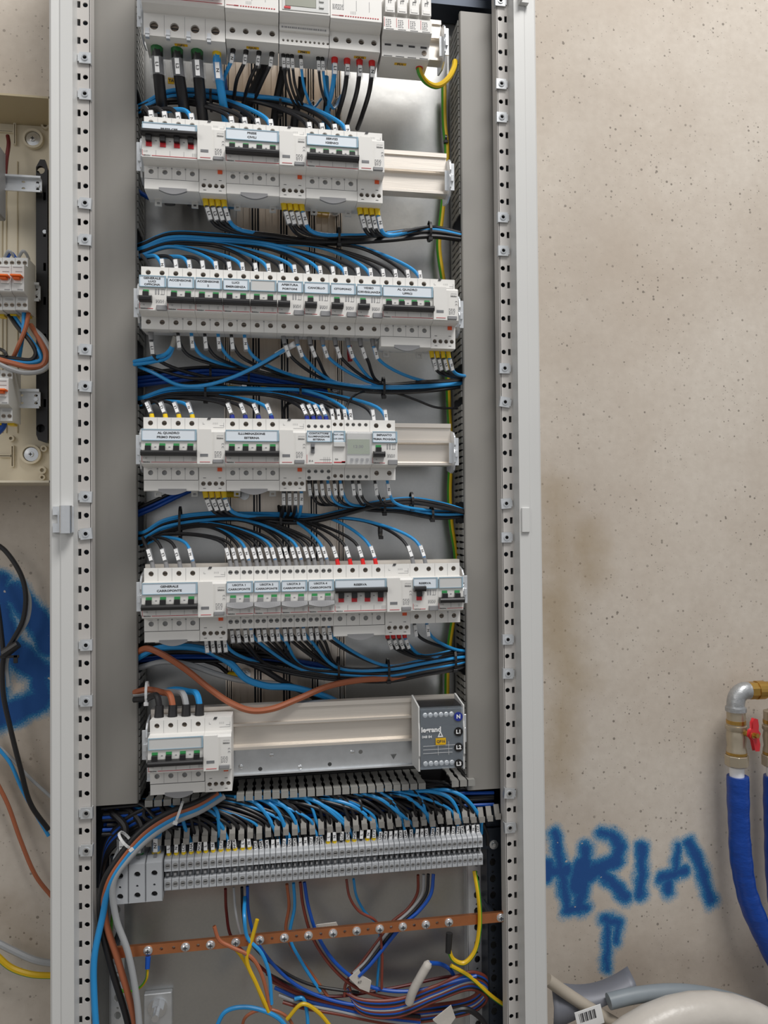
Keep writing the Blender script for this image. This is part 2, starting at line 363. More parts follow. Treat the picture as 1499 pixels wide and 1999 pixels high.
# ribbed aluminium support behind the rows
rp = MB(); rg0 = MB(); yr = .122; zr0 = W(550, 1378, yr).z-.06
gro = [(440, 452), (493, 510), (549, 566), (605, 620), (659, 671)]
X = [xm(g[0], yr) for g in gro]; X2 = [xm(g[1], yr) for g in gro]
for i in range(5):
    a, b = X[i], X2[i]
    rg0.box(a, b, yr+.0085, YB, zr0, ZT)
    for t in (0, .36, .64, 1): rp.box(a+(b-a)*t-.0009, a+(b-a)*t+.0009, yr-.001, yr+.010, zr0, ZT)
    if i < 4:
        c = X[i+1]; rp.box(b, c, yr+.004, YB, zr0, ZT)
        for t in (.33, .66): rp.box(b+(c-b)*t-.0006, b+(c-b)*t+.0006, yr+.0025, yr+.004, zr0, ZT)
cpart('ribbed_support', rp, 'alu_v'); cpart('support_groove', rg0, 'steel_dark')  # aluminium groove floors coloured dark steel, painting in the shade of the recesses
# lower perforated uprights
def upright(px0, px1, y0, mirror):
    x0, x1 = xm(px0, y0), xm(px1, y0); z0, z1 = ZB, W(900, 1640, y0).z; mb = MB(); z = z1-.012
    mb.box(x0, x1, y0, y0+.0015, z1, z1+.05)
    while z > z0+.012:
        hs = []
        for fx in ((.22, .7) if x1-x0 > .03 else (.5,)):
            cx = x0+(x1-x0)*fx; hs.append([(cx+p*.0045, z+q*.0055) for p, q in ((-1, -.4), (-.4, -1), (.4, -1), (1, -.4), (1, .4), (.4, 1), (-.4, 1), (-1, .4))])
            hs.append(circ(cx, z-.0125 if False else z+.0105, .0018, 8))
        mb.plate(rect(x0, x1, z-.0125, z+.0125), hs, y0, y0+.0015); z -= .025
    mb.box(x0-.001, x0+.0006, y0, YB, z0, z1+.05)
    cpart('perforated_upright', mb, 'steel_dark' if mirror else 'zinc')
upright(944, 990, .085, True); upright(213, 240, .105, False); upright(905, 940, .120, False)
# hinge, catch, top bracket
h = W(122, 1014, .0)
mb = MB().cyl((xm(128, .005), .006, h.z-.018), (xm(128, .005), .006, h.z+.018), .0078, n=20)
o = cpart('hinge_barrel', mb, 'chrome', smooth=True)
x0 = xm(103, .012)
hp = MB().plate([(x0, h.z-.017), (x0+.026, h.z-.017), (x0+.026, h.z+.017), (x0, h.z+.017), (x0, h.z+.006), (x0+.006, h.z+.006), (x0+.006, h.z-.005), (x0, h.z-.005)], [], .0115, .0148)
cpart('hinge_leaf', hp, 'zinc')
c = W(1026, 1015, .013); cpart('catch_plate', MB().box(c.x-.006, c.x+.006, .0118, .0152, c.z-.018, c.z+.018), 'frame_paint', bevel=.0008)
c = W(1021, 2, .013); cpart('catch_bracket', MB().box(c.x-.007, c.x+.007, .008, .0152, c.z-.006, c.z+.012).box(c.x-.007, c.x-.004, .004, .009, c.z-.006, c.z+.012), 'plastic_light', bevel=.0006)
# cross member behind the lower trunk
cz = W(970, 1560, .1).z
cpart('cross_member', MB().box(sl0, sr1, .128, .139, cz-.10, cz+.02), 'steel_dark')
zq = W(900, 16, .1).z; cpart('top_cross_member', MB().box(sl0, sr1, .095, .137, zq, zq+.012).box(sl0, sr1, .11, .137, zq+.02, zq+.3), 'steel_dark')
# ---- clip nuts on the strips
def clipnut(px, py, side, tilt, k):
    zs = zsl if side == 'l' else zsr; xs, xh = (xm(155.5, YS), xm(168.5, YS)) if side == 'l' else (xm(998, YS), xm(987, YS))
    z0 = W(px, py, YS).z; z = min(zs, key=lambda q: abs(q-z0)); sg = 1 if side == 'l' else -1
    t = thing('clip_nut', k, 'clip nut', (xh, YS, z), 'clip nuts on the %s perforated strip' % ('left' if side == 'l' else 'right'))
    t.rotation_euler = (0, math.radians(tilt), 0)
    def body():
        q = MB().plate(rect(-.0075, .0068, -.0075, .0075), [circ(0, 0, .0032)], -.0034, -.0016)
        q.box(-.0095, -.0075, -.0030, .0, -.005, .005); q.box(.0066, .0078, -.0034, .004, -.0075, .0075); return q
    part('spring_plate', body, 'zinc', t, key='cn', bevel=0).scale = (sg, 1, 1)
    part('nut_collar', lambda: MB().plate(circ(0, 0, .0044), [circ(0, 0, .0026)], -.0046, -.0034), 'chrome', t, key='cnc')
    part('threaded_hole', lambda: MB().cyl((0, -.0012, 0), (0, .0002, 0), .0031), 'hole_black', t, key='cnh')
ll = [(103, 0), (175, 0), (394, 4), (464, 3), (683, 3), (758, 4), (980, 3), (1052, -6), (1276, 0), (1352, 0), (1578, 0), (1652, 3)]
rr = [(168, 0), (237, 0), (437, 0), (504, 0), (708, 0), (778, 8), (981, -4), (1050, 0), (1254, 0), (1325, 2), (1536, 5), (1606, -3), (0, 0)]
ordn = ['topmost', 'second', 'third', 'fourth', 'fifth', 'sixth', 'seventh', 'eighth', 'ninth', 'tenth', 'eleventh', 'twelfth', 'thirteenth']
for i, (py, tl) in enumerate(ll): clipnut(168, py, 'l', tl, '%s bright square clip nut from the top on the left perforated strip' % ordn[i])
rr = sorted(rr)
for i, (py, tl) in enumerate(rr): clipnut(988, py, 'r', tl, '%s square zinc clip nut from the top on the right perforated strip' % ordn[i])
# ================================================================ vertical trunkings
def vtrunk(side, skips):
    if side == 'l': xi, xo, ztop, zbot, lab = xm(268, YT), sl1-.006, ZT, W(230, 1570, YT).z, 'left'
    else: xi, xo, ztop, zbot, lab = xm(907, YT), sr0+.016, W(940, 27, YT).z, W(950, 1540, YT).z, 'right'
    a, b = min(xi, xo), max(xi, xo)
    t = thing('wiring_duct', 'vertical grey slotted wiring duct with a smooth cover along the %s side of the cabinet' % lab, 'wiring duct', ((a+b)/2, YB, zbot), 'vertical wiring ducts')
    L = (-(a+b)/2, -YB, -zbot)
    part('cover', MB().prism([(a, YT+.006), (a, YT), (a+.0015, YT-.0015), (b-.0015, YT-.0015), (b, YT), (b, YT+.006)], zbot, ztop, 'z'), 'trunk_grey', t, L)
    yo = .132
    ow = MB().box(a+.002, b-.002, yo, yo+.002, zbot, ztop)
    if side == 'l': ow.box(a, a+.0016, YT+.006, yo, zbot, ztop)
    else: ow.box(b-.0016, b, YT+.006, yo, zbot, ztop)
    ow.box(a+.002, b-.002, YT+.006, yo, zbot, zbot+.0015)
    part('trunk_base', ow, 'plastic_midgrey', t, L)
    x = xi+(.0008 if side == 'l' else -.0008)
    def tooth():
        pts = [(YT+.006, -.0042), (YT+.010, -.0036), (YT+.020, -.0030), (YT+.028, -.0034), (YT+.032, -.0048), (YT+.036, -.0034), (YT+.048, -.0030), (YT+.056, -.0050), (yo, -.0050)]
        pts += [(p, -q) for p, q in reversed(pts)]
        return MB().prism(pts, -.0008, .0008, 'x')
    z = zbot+.006
    while z < ztop-.006:
        py = PX((xi, .10, z))[1]
        if not any(s0 < py < s1 for s0, s1 in skips): part('tooth', tooth, 'trunk_tooth', t, (L[0]+x, L[1], L[2]+z), key='tooth_v')
        z += .0100
    # rear edge strip
    part('rear_edge', MB().box(x-.0008, x+.0008, yo-.006, yo, zbot, ztop), 'trunk_tooth', t, L)
vtrunk('l', [(188, 222), (460, 505), (670, 790), (975, 1068), (1250, 1310), (1335, 1375)])
vtrunk('r', [(430, 470), (722, 760), (785, 797), (982, 1015), (1262, 1312), (118, 138)])
# ================================================================ rails
ROW = {}
def setrow(k, l, r, n):
    a = W(*l, 0); b = W(*r, 0); ROW[k] = dict(x=a.x, z=(a.z+b.z)/2, s=(b.x-a.x)/(n*M))
setrow(1, (282, -42), (845, -22), 22); setrow(2, (281, 228), (746, 259.5), 18); setrow(3, (275.5, 520), (887.7, 546.4), 24)
setrow(4, (279.9, 812), (771.3, 823), 19); setrow(5, (281, 1107.5), (897.3, 1101), 24); setrow(6, (292.5, 1406), (452.7, 1400.4), 6)
def rail(k, pxr, lab):
    R = ROW[k]; z = R['z']; x0 = R['x']-.006; x1 = xm(pxr, .05)
    t = thing('mounting_rail', lab, 'rail', (x0, .06, z-.062), 'aluminium mounting rails across the cabinet')
    prof = [(.048, .003), (.048, -.003), (.0505, -.0035), (.0505, -.0215), (.046, -.022), (.046, -.0255), (.049, -.027), (.0535, -.028), (.0535, -.0525), (.049, -.0535), (.046, -.055), (.046, -.0585), (.053, -.0595), (.062, -.0595), (.062, .003)]
    part('rail_profile', MB().prism(prof, x0, x1, 'x'), 'alu', t, (-x0, -.06, .062))
    for xx, sg, nm in ((x1+.001, 1, 'r'), (x0-.003, -1, 'l')):
        pl = [(.036, -.012), (.030, -.018), (.028, -.030), (.031, -.036), (.028, -.042), (.029, -.055), (.036, -.066), (.050, -.070), (.075, -.064), (.078, -.014), (.060, -.006)]
        br = MB().prism(pl, xx-.0012, xx+.0012, 'x')
        br.box(min(xx, xx+sg*.006), max(xx, xx+sg*.006), .030, .0315, -.060, -.020)
        br.box(min(xx, xx+sg*.004), max(xx, xx+sg*.004), .026, .030, -.048, -.038)
        br.box(min(xx-.001, xx-sg*.006), max(xx+.001, xx-sg*.006), .0400, .0415, -.056, -.026)
        part('end_bracket', br, 'zinc', t, (-x0, -.06, .062), bevel=.0004)
rail(1, 870, 'aluminium rail carrying the topmost row of devices'); rail(2, 878, 'aluminium rail carrying the row of three labelled four-pole breakers')
rail(3, 893, 'aluminium rail behind the full row of ten breakers'); rail(4, 881, 'aluminium rail carrying the row with the contactor and timer')
rail(5, 895, 'aluminium rail behind the row with the grey-lever breakers')
R6 = dict(ROW[6]); R6['x'] -= 0
ROW[6] = R6; rail(6, 890, 'long bare aluminium rail between the lowest breaker and the distribution block')
# zinc sheet under the lowest rail
z6 = W(600, 1468, .062).z; z7 = W(600, 1500, .062).z
t = thing('mounting_sheet', 'zinc plated steel sheet with screws below the lowest aluminium rail', 'steel sheet', (xm(290, .062), .066, z7))
xa, xb = xm(452, .062), xm(868, .062)
part('sheet', MB().plate(rect(xm(285, .062), xm(880, .062), z7-.002, z6+.012), [circ(xm(700, .062), z6-.004, .003), [(xm(758, .062), z6-.010), (xm(764, .062), z6-.018), (xm(770, .062), z6-.010)], circ(xm(505, .062), z7+.003, .003), circ(xm(640, .062), z7+.004, .003)], .062, .064).box(xm(285, .062), xm(880, .062), .058, .066, z7-.004, z7-.002), 'zinc', t, (-xm(290, .062), -.066, -z7))
for px, py in ((530, 1474), (586, 1498), (688, 1468), (470, 1497)):
    p = W(px, py, .06)
    part('screw', lambda: MB().lathe((0, 0, 0), (0, -1, 0), [(0, .0032), (.0012, .0032), (.002, .0022), (.0021, .0005)], 12), 'chrome', t, (p.x-xm(290, .062), p.y-.064, p.z-z7), key='sheet_screw', smooth=True)
# ================================================================ devices
H_M = .083
def body_mb(w, holesU, holesL, ru=.0034, rl=.0034, z_nose0=-.0175, z_nose1=-.064, h=.083, ny=-.018, zu=-.0075, zl=-.0735, depth=.044, lowtop=-.0665):
    mb = MB(); y1 = depth
    # upper terminal plane, nose, lower terminal plane
    hs = [circ(x, zu, ru, 12) for x in holesU] if holesU and not isinstance(holesU[0], tuple) else [circ(x, z, ru, 10) for x, z in holesU]
    mb.plate(rect(0, w, z_nose0, 0), hs, 0, .006, back=False)
    hs = [circ(x, zl, rl, 12) for x in holesL] if holesL and not isinstance(holesL[0], tuple) else [circ(x, z, rl, 10) for x, z in holesL]
    mb.plate(rect(0, w, -h, lowtop), hs, 0, .006, back=False)
    prof = [(0, 0), (0, z_nose0), (ny+.003, z_nose0-.0006), (ny, z_nose0-.0036), (ny, z_nose1+.001), (ny+.003, z_nose1-.0005), (0, lowtop), (0, -h), (.006, -h-.0002), (y1, -h+.003), (y1, -.003), (.006, 0)]
    skip = {0, 6}
    n = len(prof)
    for i in range(n):
        if i in skip: continue
        p, q = prof[i], prof[(i+1) % n]; mb.add([(0, *p), (w, *p), (w, *q), (0, *q)], [(0, 1, 2, 3)])
    mb.add([(0, *p) for p in prof], [tuple(range(n))]); mb.add([(w, *p) for p in prof], [tuple(reversed(range(n)))])
    return mb
def screws(parent, pts, r, matn, off, nm='terminal_screw', slot=True):
    for (x, z) in pts:
        def f():
            q = MB().cyl((0, .0035, 0), (0, .0055, 0), r*1.02, n=12)
            if slot: q.box(-r*.8, r*.8, .0033, .0036, -r*.14, r*.14, 1)
            return q
        part(nm, f, [matn, 'hole_black'], parent, (off[0]+x, off[1], off[2]+z), key=('scr', r, matn, slot))
def lines(rects, y=-.0003):
    mb = MB()
    for r in rects: mb.box(r[0], r[1], y-.0001, y+.0003, r[2], r[3])
    return mb
def card(parent, x0, x1, txt, off, blank=False, size=.0036, z0=-.0325, z1=-.0185, grey=False, y=-.018, ends='lr'):
    w = x1-x0
    c = part('label_card', lambda: MB().box(0, w, -.0016, .0002, z0, z1), 'plastic_light' if blank else 'paper', parent, (off[0]+x0, off[1]+y, off[2]), key=('card', round(w, 4), z0, z1, blank))
    def cov():
        q = MB().box(0, w, -.0022, -.0002, z1-.0006, z1+.0006).box(0, w, -.0022, -.0002, z0-.0006, z0+.0004)
        q.box(w-.0022, w, -.0026, -.0002, z0, z1).box(0, .0008, -.0026, -.0002, z0, z1); return q
    part('clear_cover', cov, 'cover_blue', parent, (off[0]+x0, off[1]+y, off[2]), key=('cov', round(w, 4), z0, z1))
    if txt:
        ls = txt.split('\n'); n = len(ls)
        sz = min(size, .0040)
        for i, s in enumerate(ls):
            zz = (z0+z1)/2+((n-1)/2-i)*(.0055 if n == 2 else .0041)-.0003
            text(s, sz, c, (w/2-.001, -.0018, zz), 'ink', .035, wide=1.25)
def levers(parent, xs, x0, x1, on, off, style='black', y=-.018):
    """window openings, lever stubs and the tie bar"""
    for x in xs:
        if on:
            part('on_indicator', lambda: MB().box(-.0037, .0037, -.0008, .0006, -.0425, -.0365), 'green', parent, (off[0]+x, off[1]+y, off[2]), key='ion')
        else:
            part('off_indicator', lambda: MB().box(-.0037, .0037, -.0008, .0006, -.0490, -.0425), 'red', parent, (off[0]+x, off[1]+y, off[2]), key='iof')
    sn = tuple(round(x-x0, 4) for x in xs); w = x1-x0
    def f():
        q = MB()
        if on:
            for x in sn: q.box(x-.0037, x+.0037, -.0055, .0002, -.0475, -.0398)
            if style == 'black': q.prism([(-.0012, -.0455), (-.0085, -.0462), (-.0105, -.0485), (-.0098, -.0525), (-.0012, -.0532)], 0, w, 'x')
            else:
                n = 12; zb = [-.0520-.0022*math.cos(2*math.pi*i/n*1.0) if False else -.0505-.0032*math.sin(math.pi*i/n) for i in range(n+1)]
                for i in range(n):
                    a, b = w*i/n, w*(i+1)/n
                    q.add([(a, -.006, -.0455), (b, -.006, -.0455), (b, -.009, zb[i+1]), (a, -.009, zb[i]), (a, 0, -.0455), (b, 0, -.0455), (b, 0, zb[i+1]-.001), (a, 0, zb[i]-.001)],
                          [(0, 1, 2, 3), (0, 4, 5, 1), (3, 2, 6, 7), (0, 3, 7, 4), (1, 5, 6, 2), (4, 7, 6, 5)])
        else:
            for x in sn: q.box(x-.0037, x+.0037, -.0055, .0002, -.0435, -.0350)
            q.prism([(-.0012, -.0365), (-.0085, -.0360), (-.0105, -.0335), (-.0098, -.0300), (-.0012, -.0292)], 0, w, 'x')
        return q
    part('toggle_lever', f, 'plastic_black' if style == 'black' else 'plastic_grey', parent, (off[0]+x0, off[1]+y, off[2]), key=('lev', sn, w, on, style), bevel=.0005)
ROWNAME = {}
PORT = {}
def dev(kind, row, mod, nm, label, cat, group, H=H_M):
    R = ROW[row]; x = R['x']+mod*M*R['s']
    t = thing(kind, label, cat, (x, .044, R['z']-H), group, R['s'])
    return t, (0, -.044, H)
def ports(key, row, xs, mod, ztop, zbot, y=.02):
    R = ROW[row]; X0 = R['x']+mod*M*R['s']
    PORT[key] = dict(top=[Vector((X0+x*R['s'], y, R['z']+ztop)) for x in xs], bot=[Vector((X0+x*R['s'], y, R['z']+zbot)) for x in xs])
def small_print(rows_, x0, x1, pitch=.0012, seed=0):
    """rows of tiny ink ticks standing for print too small to read: kept as flat marks"""
    rnd = random.Random(seed); out = []
    for z, h in rows_:
        x = x0
        while x < x1-.0008:
            l = rnd.uniform(.0008, .0026); out.append((x, min(x+l, x1), z, z+h)); x += l+rnd.uniform(.0005, .0012)
    return out
def poles_print(n, w, y=-.018, four=True):
    q = [(.0006, .0010, -.0610, -.0535), (.0006, .0040, -.0610, -.0606), (.0125, w-.0006, -.0612, -.0606)]
    return q
def mcb_parts(t, off, n, w, on=True, txt='', blank=False, style='black', txtsize=.0038, rating='C16', lowscrew='screw_dark'):
    xs = [M*(i+.5) for i in range(n)]
    part('red_line', lambda: lines(poles_print(n, w), -.0183), 'ink_red', t, off, key=('red', n, w))
    def seams():
        q = MB()
        for i in range(1, n):
            q.box(i*M-.00015, i*M+.00015, -.0002, .0002, -.0170, -.0005); q.box(i*M-.00015, i*M+.00015, -.0183, -.0179, -.0600, -.0535); q.box(i*M-.00015, i*M+.00015, -.0002, .0002, -.0825, -.0670)
            q.box(i*M-.0010, i*M+.0008, -.0006, .0002, -.0690, -.0675)
        for i in range(n):
            q.box(M*(i+.3), M*(i+.62), -.0002, .0001, -.0686, -.0683)
        for i in range(n-1): q.box(M*(i+1)-.0012, M*(i+1)+.0012, -.0183, -.0179, -.0418, -.0404)
        for i in range(n): q.box(w-.0068+i*.0015, w-.0065+i*.0015, -.0183, -.0179, -.0592, -.0548)
        return q
    part('pole_seams', seams, 'ink_soft', t, off, key=('seam', n, w))
    text(rating, .0032, t, (off[0]+.0048, off[1]-.0184, off[2]-.0556), 'ink_soft', .0, 'rating_print')
    text('bticino', .0024, t, (off[0]+.0068, off[1]-.0185, off[2]-.0608), 'ink', .03, 'maker_print', wide=1.3)
    card(t, .0008, w-.0004, txt, off, blank, txtsize)
    levers(t, xs, .0006, w-.0002, on, off, style)
def feet(t, off, xs, h):
    for x in xs:
        part('mounting_foot', lambda: MB().plate([(-.0045, -.006), (.0045, -.006), (.0045, .004), (-.0045, .004)], [rect(-.002, .002, -.004, -.001)], .036, .039), 'plastic_light', t, (off[0]+x, off[1], off[2]-h), key='foot')
def duo(row, mod, txt, label, blank=False, rating='C10'):
    w = 2*M; t, off = dev('circuit_breaker', row, mod, '', label, 'circuit breaker', 'two-pole breakers with a full-width lever'); xs = [M*.5, M*1.5]
    part('housing', lambda: body_mb(w-.0003, xs, xs), 'plastic_white', t, off, key='duo_body')
    mcb_parts(t, off, 2, w-.0003, True, txt, blank, txtsize=.0036, rating=rating)
    screws(t, [(x, -.0075) for x in xs]+[(x, -.0735) for x in xs], .0033, 'screw_dark', off)
    ports(label, row, xs, mod, 0, -.083); return label
def mono(row, mod, txt, label, on=True):
    w = 2*M; t, off = dev('residual_current_breaker', row, mod, '', label, 'circuit breaker', 'two-module breakers with one narrow lever'); xs = [M*.5, M*1.5]
    part('housing', lambda: body_mb(w-.0003, xs, xs), 'plastic_white', t, off, key='duo_body')
    def red(): return lines([(.0006, .0010, -.0610, -.0535), (.0006, .0020, -.0610, -.0606), (.0100, .0178, -.0612, -.0606)], -.0183)
    part('red_line', red, 'ink_red', t, off, key='redm')
    def pr():
        q = lines(small_print([(-.0495+i*-.0017, .0006) for i in range(3)], .0215, .0318, seed=3), -.0183)
        for a in ((.0205, .0222), (.0240, .0256), (.0288, .0292), (.0318, .0322)): q.box(a[0], a[1], -.0184, -.0179, -.0420, -.0350)
        q.box(.0272, .0322, -.0184, -.0179, -.0355, -.0352); q.box(.0272, .0322, -.0184, -.0179, -.0420, -.0417); return q
    part('diagram_print', pr, 'ink_soft', t, off, key='dpr')
    part('test_button', lambda: MB().box(.0222, .0350, -.0212, -.0170, -.0635, -.0565), 'plastic_grey', t, off, key='tb', bevel=.0006)
    text('C16', .0032, t, (off[0]+.0045, off[1]-.0184, off[2]-.0562), 'ink_soft', 0, 'rating_print')
    text('bticino', .0024, t, (off[0]+.0066, off[1]-.0185, off[2]-.0608), 'ink', .03, 'maker_print', wide=1.3)
    card(t, .0008, w-.0007, txt, off, size=.0036)
    levers(t, [M*.5], .0012, M-.0008, on, off)
    screws(t, [(x, -.0075) for x in xs]+[(x, -.0735) for x in xs], .0033, 'screw_dark', off)
    ports(label, row, xs, mod, 0, -.083); return label
def rcbo4(row, mod, txt, label, on=True, blank=False, rating='C32'):
    w4 = 4*M; w = 6*M; H = .098
    t, off = dev('residual_current_breaker', row, mod, '', label, 'circuit breaker', 'six-module four-pole breakers with residual current unit', H)
    xs = [M*(i+.5) for i in range(4)]
    part('breaker_housing', lambda: body_mb(w4-.0002, xs, xs), 'plastic_white', t, off, key='r4a')
    mcb_parts(t, off, 4, w4-.0002, on, txt, blank, txtsize=.0038, rating=rating)
    screws(t, [(x, -.0075) for x in xs], .0033, 'screw_dark', off)
    screws(t, [(x, -.0735) for x in xs], .0033, 'screw_grey', off, slot=False)
    hx = [w4+.0058+i*.0082 for i in range(4)]
    def rcd():
        q = MB()
        q.plate(rect(w4, w-.0002, -.098, -.0665), [circ(x, -.0880, .0030, 12) for x in hx], 0, .006, back=False)
        prof = [(0, 0), (0, -.0175), (-.015, -.0181), (-.018, -.0211), (-.018, -.0630), (-.015, -.0655), (0, -.0665), (0, -.098), (.006, -.0982), (.050, -.094), (.044, -.003), (.006, 0)]
        n = len(prof)
        for i in range(n):
            if i == 6: continue
            a, b = prof[i], prof[(i+1) % n]; q.add([(w4, *a), (w-.0002, *a), (w-.0002, *b), (w4, *b)], [(0, 1, 2, 3)])
        q.add([(w4, *p) for p in prof], [tuple(range(n))]); q.add([(w-.0002, *p) for p in prof], [tuple(reversed(range(n)))])
        return q
    part('residual_current_unit', rcd, 'plastic_white', t, off, key='r4b')
    part('lower_cover', lambda: MB().prism([(-.0005, -.0835), (-.0005, -.0975), (.004, -.098), (.050, -.094), (.050, -.0835)], .0003, w4-.0003, 'x'), 'plastic_white', t, off, key='r4c', bevel=.0004)
    def flap():
        pr = [(w4+.0006, -.0186), (w4+.0170, -.0186), (w4+.0182, -.030), (w4+.0182, -.0625), (w4+.0006, -.0625)]
        return MB().prism([(a, b) for a, b in pr], -.0212, -.0175, 'y')
    part('front_flap', flap, 'plastic_white', t, off, key='r4d', bevel=.0008)
    part('flap_slot', lambda: MB().box(w4+.0038, w4+.0138, -.0216, -.0208, -.0535, -.0500), 'plastic_midgrey', t, off, key='r4e')
    part('test_button', lambda: MB().box(w-.0158, w-.0025, -.0205, -.0170, -.0618, -.0572), 'plastic_grey', t, off, key='r4f', bevel=.0005)
    part('trip_indicator', lambda: MB().box(w-.0112, w-.0052, -.0012, .0004, -.0715, -.0668), 'orange', t, off, key='r4g')
    part('red_line', lambda: MB().box(w4+.0032, w4+.0165, -.0216, -.0211, -.0610, -.0604), 'ink_red', t, off, key='r4h')
    screws(t, [(x, -.0880) for x in hx], .0030, 'screw_dark', off, 'outgoing_terminal')
    def pr():
        q = MB()
        for x in (hx[0]+.0002, hx[2]+.004): q.box(x-.0005, x+.0032, -.0003, .0002, -.0806, -.0800); q.box(x-.0005, x+.0032, -.0003, .0002, -.0946, -.0940)
        q.box(0, w4-.0004, -.0004, .0002, -.0836, -.0832); q.box(w4-.0007, w4-.0002, -.0004, .0002, -.0836, -.0668)
        return q
    part('divider_lines', pr, 'ink', t, off, key='r4i')
    def pr2():
        q = lines(small_print([(-.0470+i*-.0018, .0006) for i in range(5)], w-.0135, w-.0045, seed=5), -.0183)
        for z in (-.036, -.040): q.box(w-.0042, w-.0038, -.0184, -.0179, z-.002, z); q.box(w-.0020, w-.0016, -.0184, -.0179, z-.002, z); q.box(w-.0042, w-.0016, -.0184, -.0179, z, z+.0003)
        for i in range(4): q.box(w-.0165+i*.0018, w-.0162+i*.0018, -.0003, .0002, -.0085, -.0060)
        q.box(w-.0165, w-.0030, -.0003, .0002, -.0128, -.0125); q.box(w-.0080, w-.0025, -.0003, .0002, -.0100, -.0097); q.box(w-.0027, w-.0024, -.0003, .0002, -.0128, -.0060)
        q.box(w4+.0055, w4+.0080, -.0003, .0002, -.0085, -.0082); q.box(w4+.0055, w4+.0058, -.0003, .0002, -.0085, -.0060)
        return q
    part('diagram_print', pr2, 'ink_soft', t, off, key='r4j')
    text('bticino', .0026, t, (off[0]+w-.0065, off[1]-.0185, off[2]-.0290), 'ink', .04, 'maker_print', wide=1.2)
    text('salvavita', .0022, t, (off[0]+w-.0065, off[1]-.0185, off[2]-.0255), 'ink_soft', 0, 'series_print', wide=1.2)
    def tab():
        n = 10; pts = [(-.018+.036*i/n, -.0016-.0050*math.sin(math.pi*i/n)) for i in range(n+1)]
        return MB().prism([(-.018, .0016), *[(a, b) for a, b in pts], (.018, .0016)], -.0016, .002, 'y')
    part('release_tab', tab, 'plastic_grey', t, (off[0]+.0370, off[1], off[2]-.0965), key='r4k')
    part('marker_clip', lambda: MB().plate([(w4+.011, -.0022), (w4+.015, -.0022), (w4+.0165, .0008), (w4+.0125, .0008)], [], -.0008, .0006), 'ink', t, off, key='r4l')
    feet(t, off, (.013, .062), .098)
    R = ROW[row]; X0 = R['x']+mod*M*R['s']
    ports(label, row, xs, mod, 0, -.083)
    PORT[label]['bot'] = [Vector((X0+x*R['s'], .024, R['z']-.096)) for x in hx]
    return label
def quad4(row, mod, txt, label):
    w = 2*M; t, off = dev('motor_breaker', row, mod, '', label, 'circuit breaker', 'grey-lever breakers of the bridge crane outputs')
    hx = [w*.13, w*.36, w*.63, w*.855]
    part('housing', lambda: body_mb(w-.0003, hx, hx, .0030, .0030), 'plastic_white', t, off, key='q4')
    mcb_parts(t, off, 2, w-.0003, True, txt, False, 'grey', .0034, '16AX')
    screws(t, [(x, -.0075) for x in hx]+[(x, -.0735) for x in hx], .0029, 'screw_grey', off)
    ports(label, row, hx, mod, 0, -.083); return label
D = {}
D['cee'] = rcbo4(2, 0, 'PRESE CEE', 'white four-pole breaker with its black lever up over the PRESE CEE label', on=False)
D['civili'] = rcbo4(2, 6, 'PRESE\nCIVILI', 'white four-pole breaker labelled PRESE CIVILI')
D['servizi'] = rcbo4(2, 12, 'SERVIZI\nIGIENICI', 'white four-pole breaker labelled SERVIZI IGIENICI')
D['luci'] = mono(3, 0, 'GENERALE\nLUCI\nOFFICINA', 'narrow-lever breaker labelled GENERALE LUCI OFFICINA')
D['acc1'] = duo(3, 2, 'ACCENSIONE\n1', 'two-pole breaker labelled ACCENSIONE 1, right of GENERALE LUCI OFFICINA'); D['acc2'] = duo(3, 4, 'ACCENSIONE\n2', 'two-pole breaker labelled ACCENSIONE 2, left of LUCI EMERGENZA')
D['emerg'] = duo(3, 6, 'LUCI\nEMERGENZA', 'two-pole breaker labelled LUCI EMERGENZA'); D['blank3'] = duo(3, 8, '', 'two-pole breaker with a blank label, right of LUCI EMERGENZA', True)
D['portoni'] = mono(3, 10, 'APERTURA\nPORTONI', 'narrow-lever breaker labelled APERTURA PORTONI'); D['cancello'] = mono(3, 12, 'CANCELLO', 'narrow-lever breaker labelled CANCELLO')
D['citofono'] = mono(3, 14, 'CITOFONO', 'narrow-lever breaker labelled CITOFONO'); D['video'] = mono(3, 16, 'VIDEO\nSORVEGLIANZA', 'narrow-lever breaker labelled VIDEO SORVEGLIANZA')
D['uffici'] = rcbo4(3, 18, 'AL QUADRO\nUFFICI', 'white four-pole breaker labelled AL QUADRO UFFICI')
D['piano'] = rcbo4(4, 0, 'AL QUADRO\nPRIMO PIANO', 'white four-pole breaker labelled AL QUADRO PRIMO PIANO'); D['illum'] = rcbo4(4, 6, 'ILLUMINAZIONE\nESTERNA', 'white four-pole breaker labelled ILLUMINAZIONE ESTERNA', rating='C10')
D['pioggia'] = mono(4, 17, 'IMPIANTO\nPRIMA PIOGGIA', 'narrow-lever breaker labelled IMPIANTO PRIMA PIOGGIA')
D['gen'] = rcbo4(5, 0, 'GENERALE\nCARROPONTE', 'white four-pole breaker labelled GENERALE CARROPONTE', rating='C16')
for i in range(4): D['u%d' % (i+1)] = quad4(5, 6+2*i, 'USCITA %d\nCARROPONTE' % (i+1), ('leftmost grey-lever breaker, labelled USCITA 1 CARROPONTE', 'grey-lever breaker labelled USCITA 2, second from the left', 'grey-lever breaker labelled USCITA 3, third from the left', 'rightmost grey-lever breaker, labelled USCITA 4 CARROPONTE')[i])
D['ris'] = rcbo4(5, 14, 'RISERVA', 'white four-pole breaker labelled RISERVA with its black lever up', on=False)
D['ris2'] = mono(5, 20, 'RISERVA', 'two-module breaker labelled RISERVA with its narrow lever up', on=False)
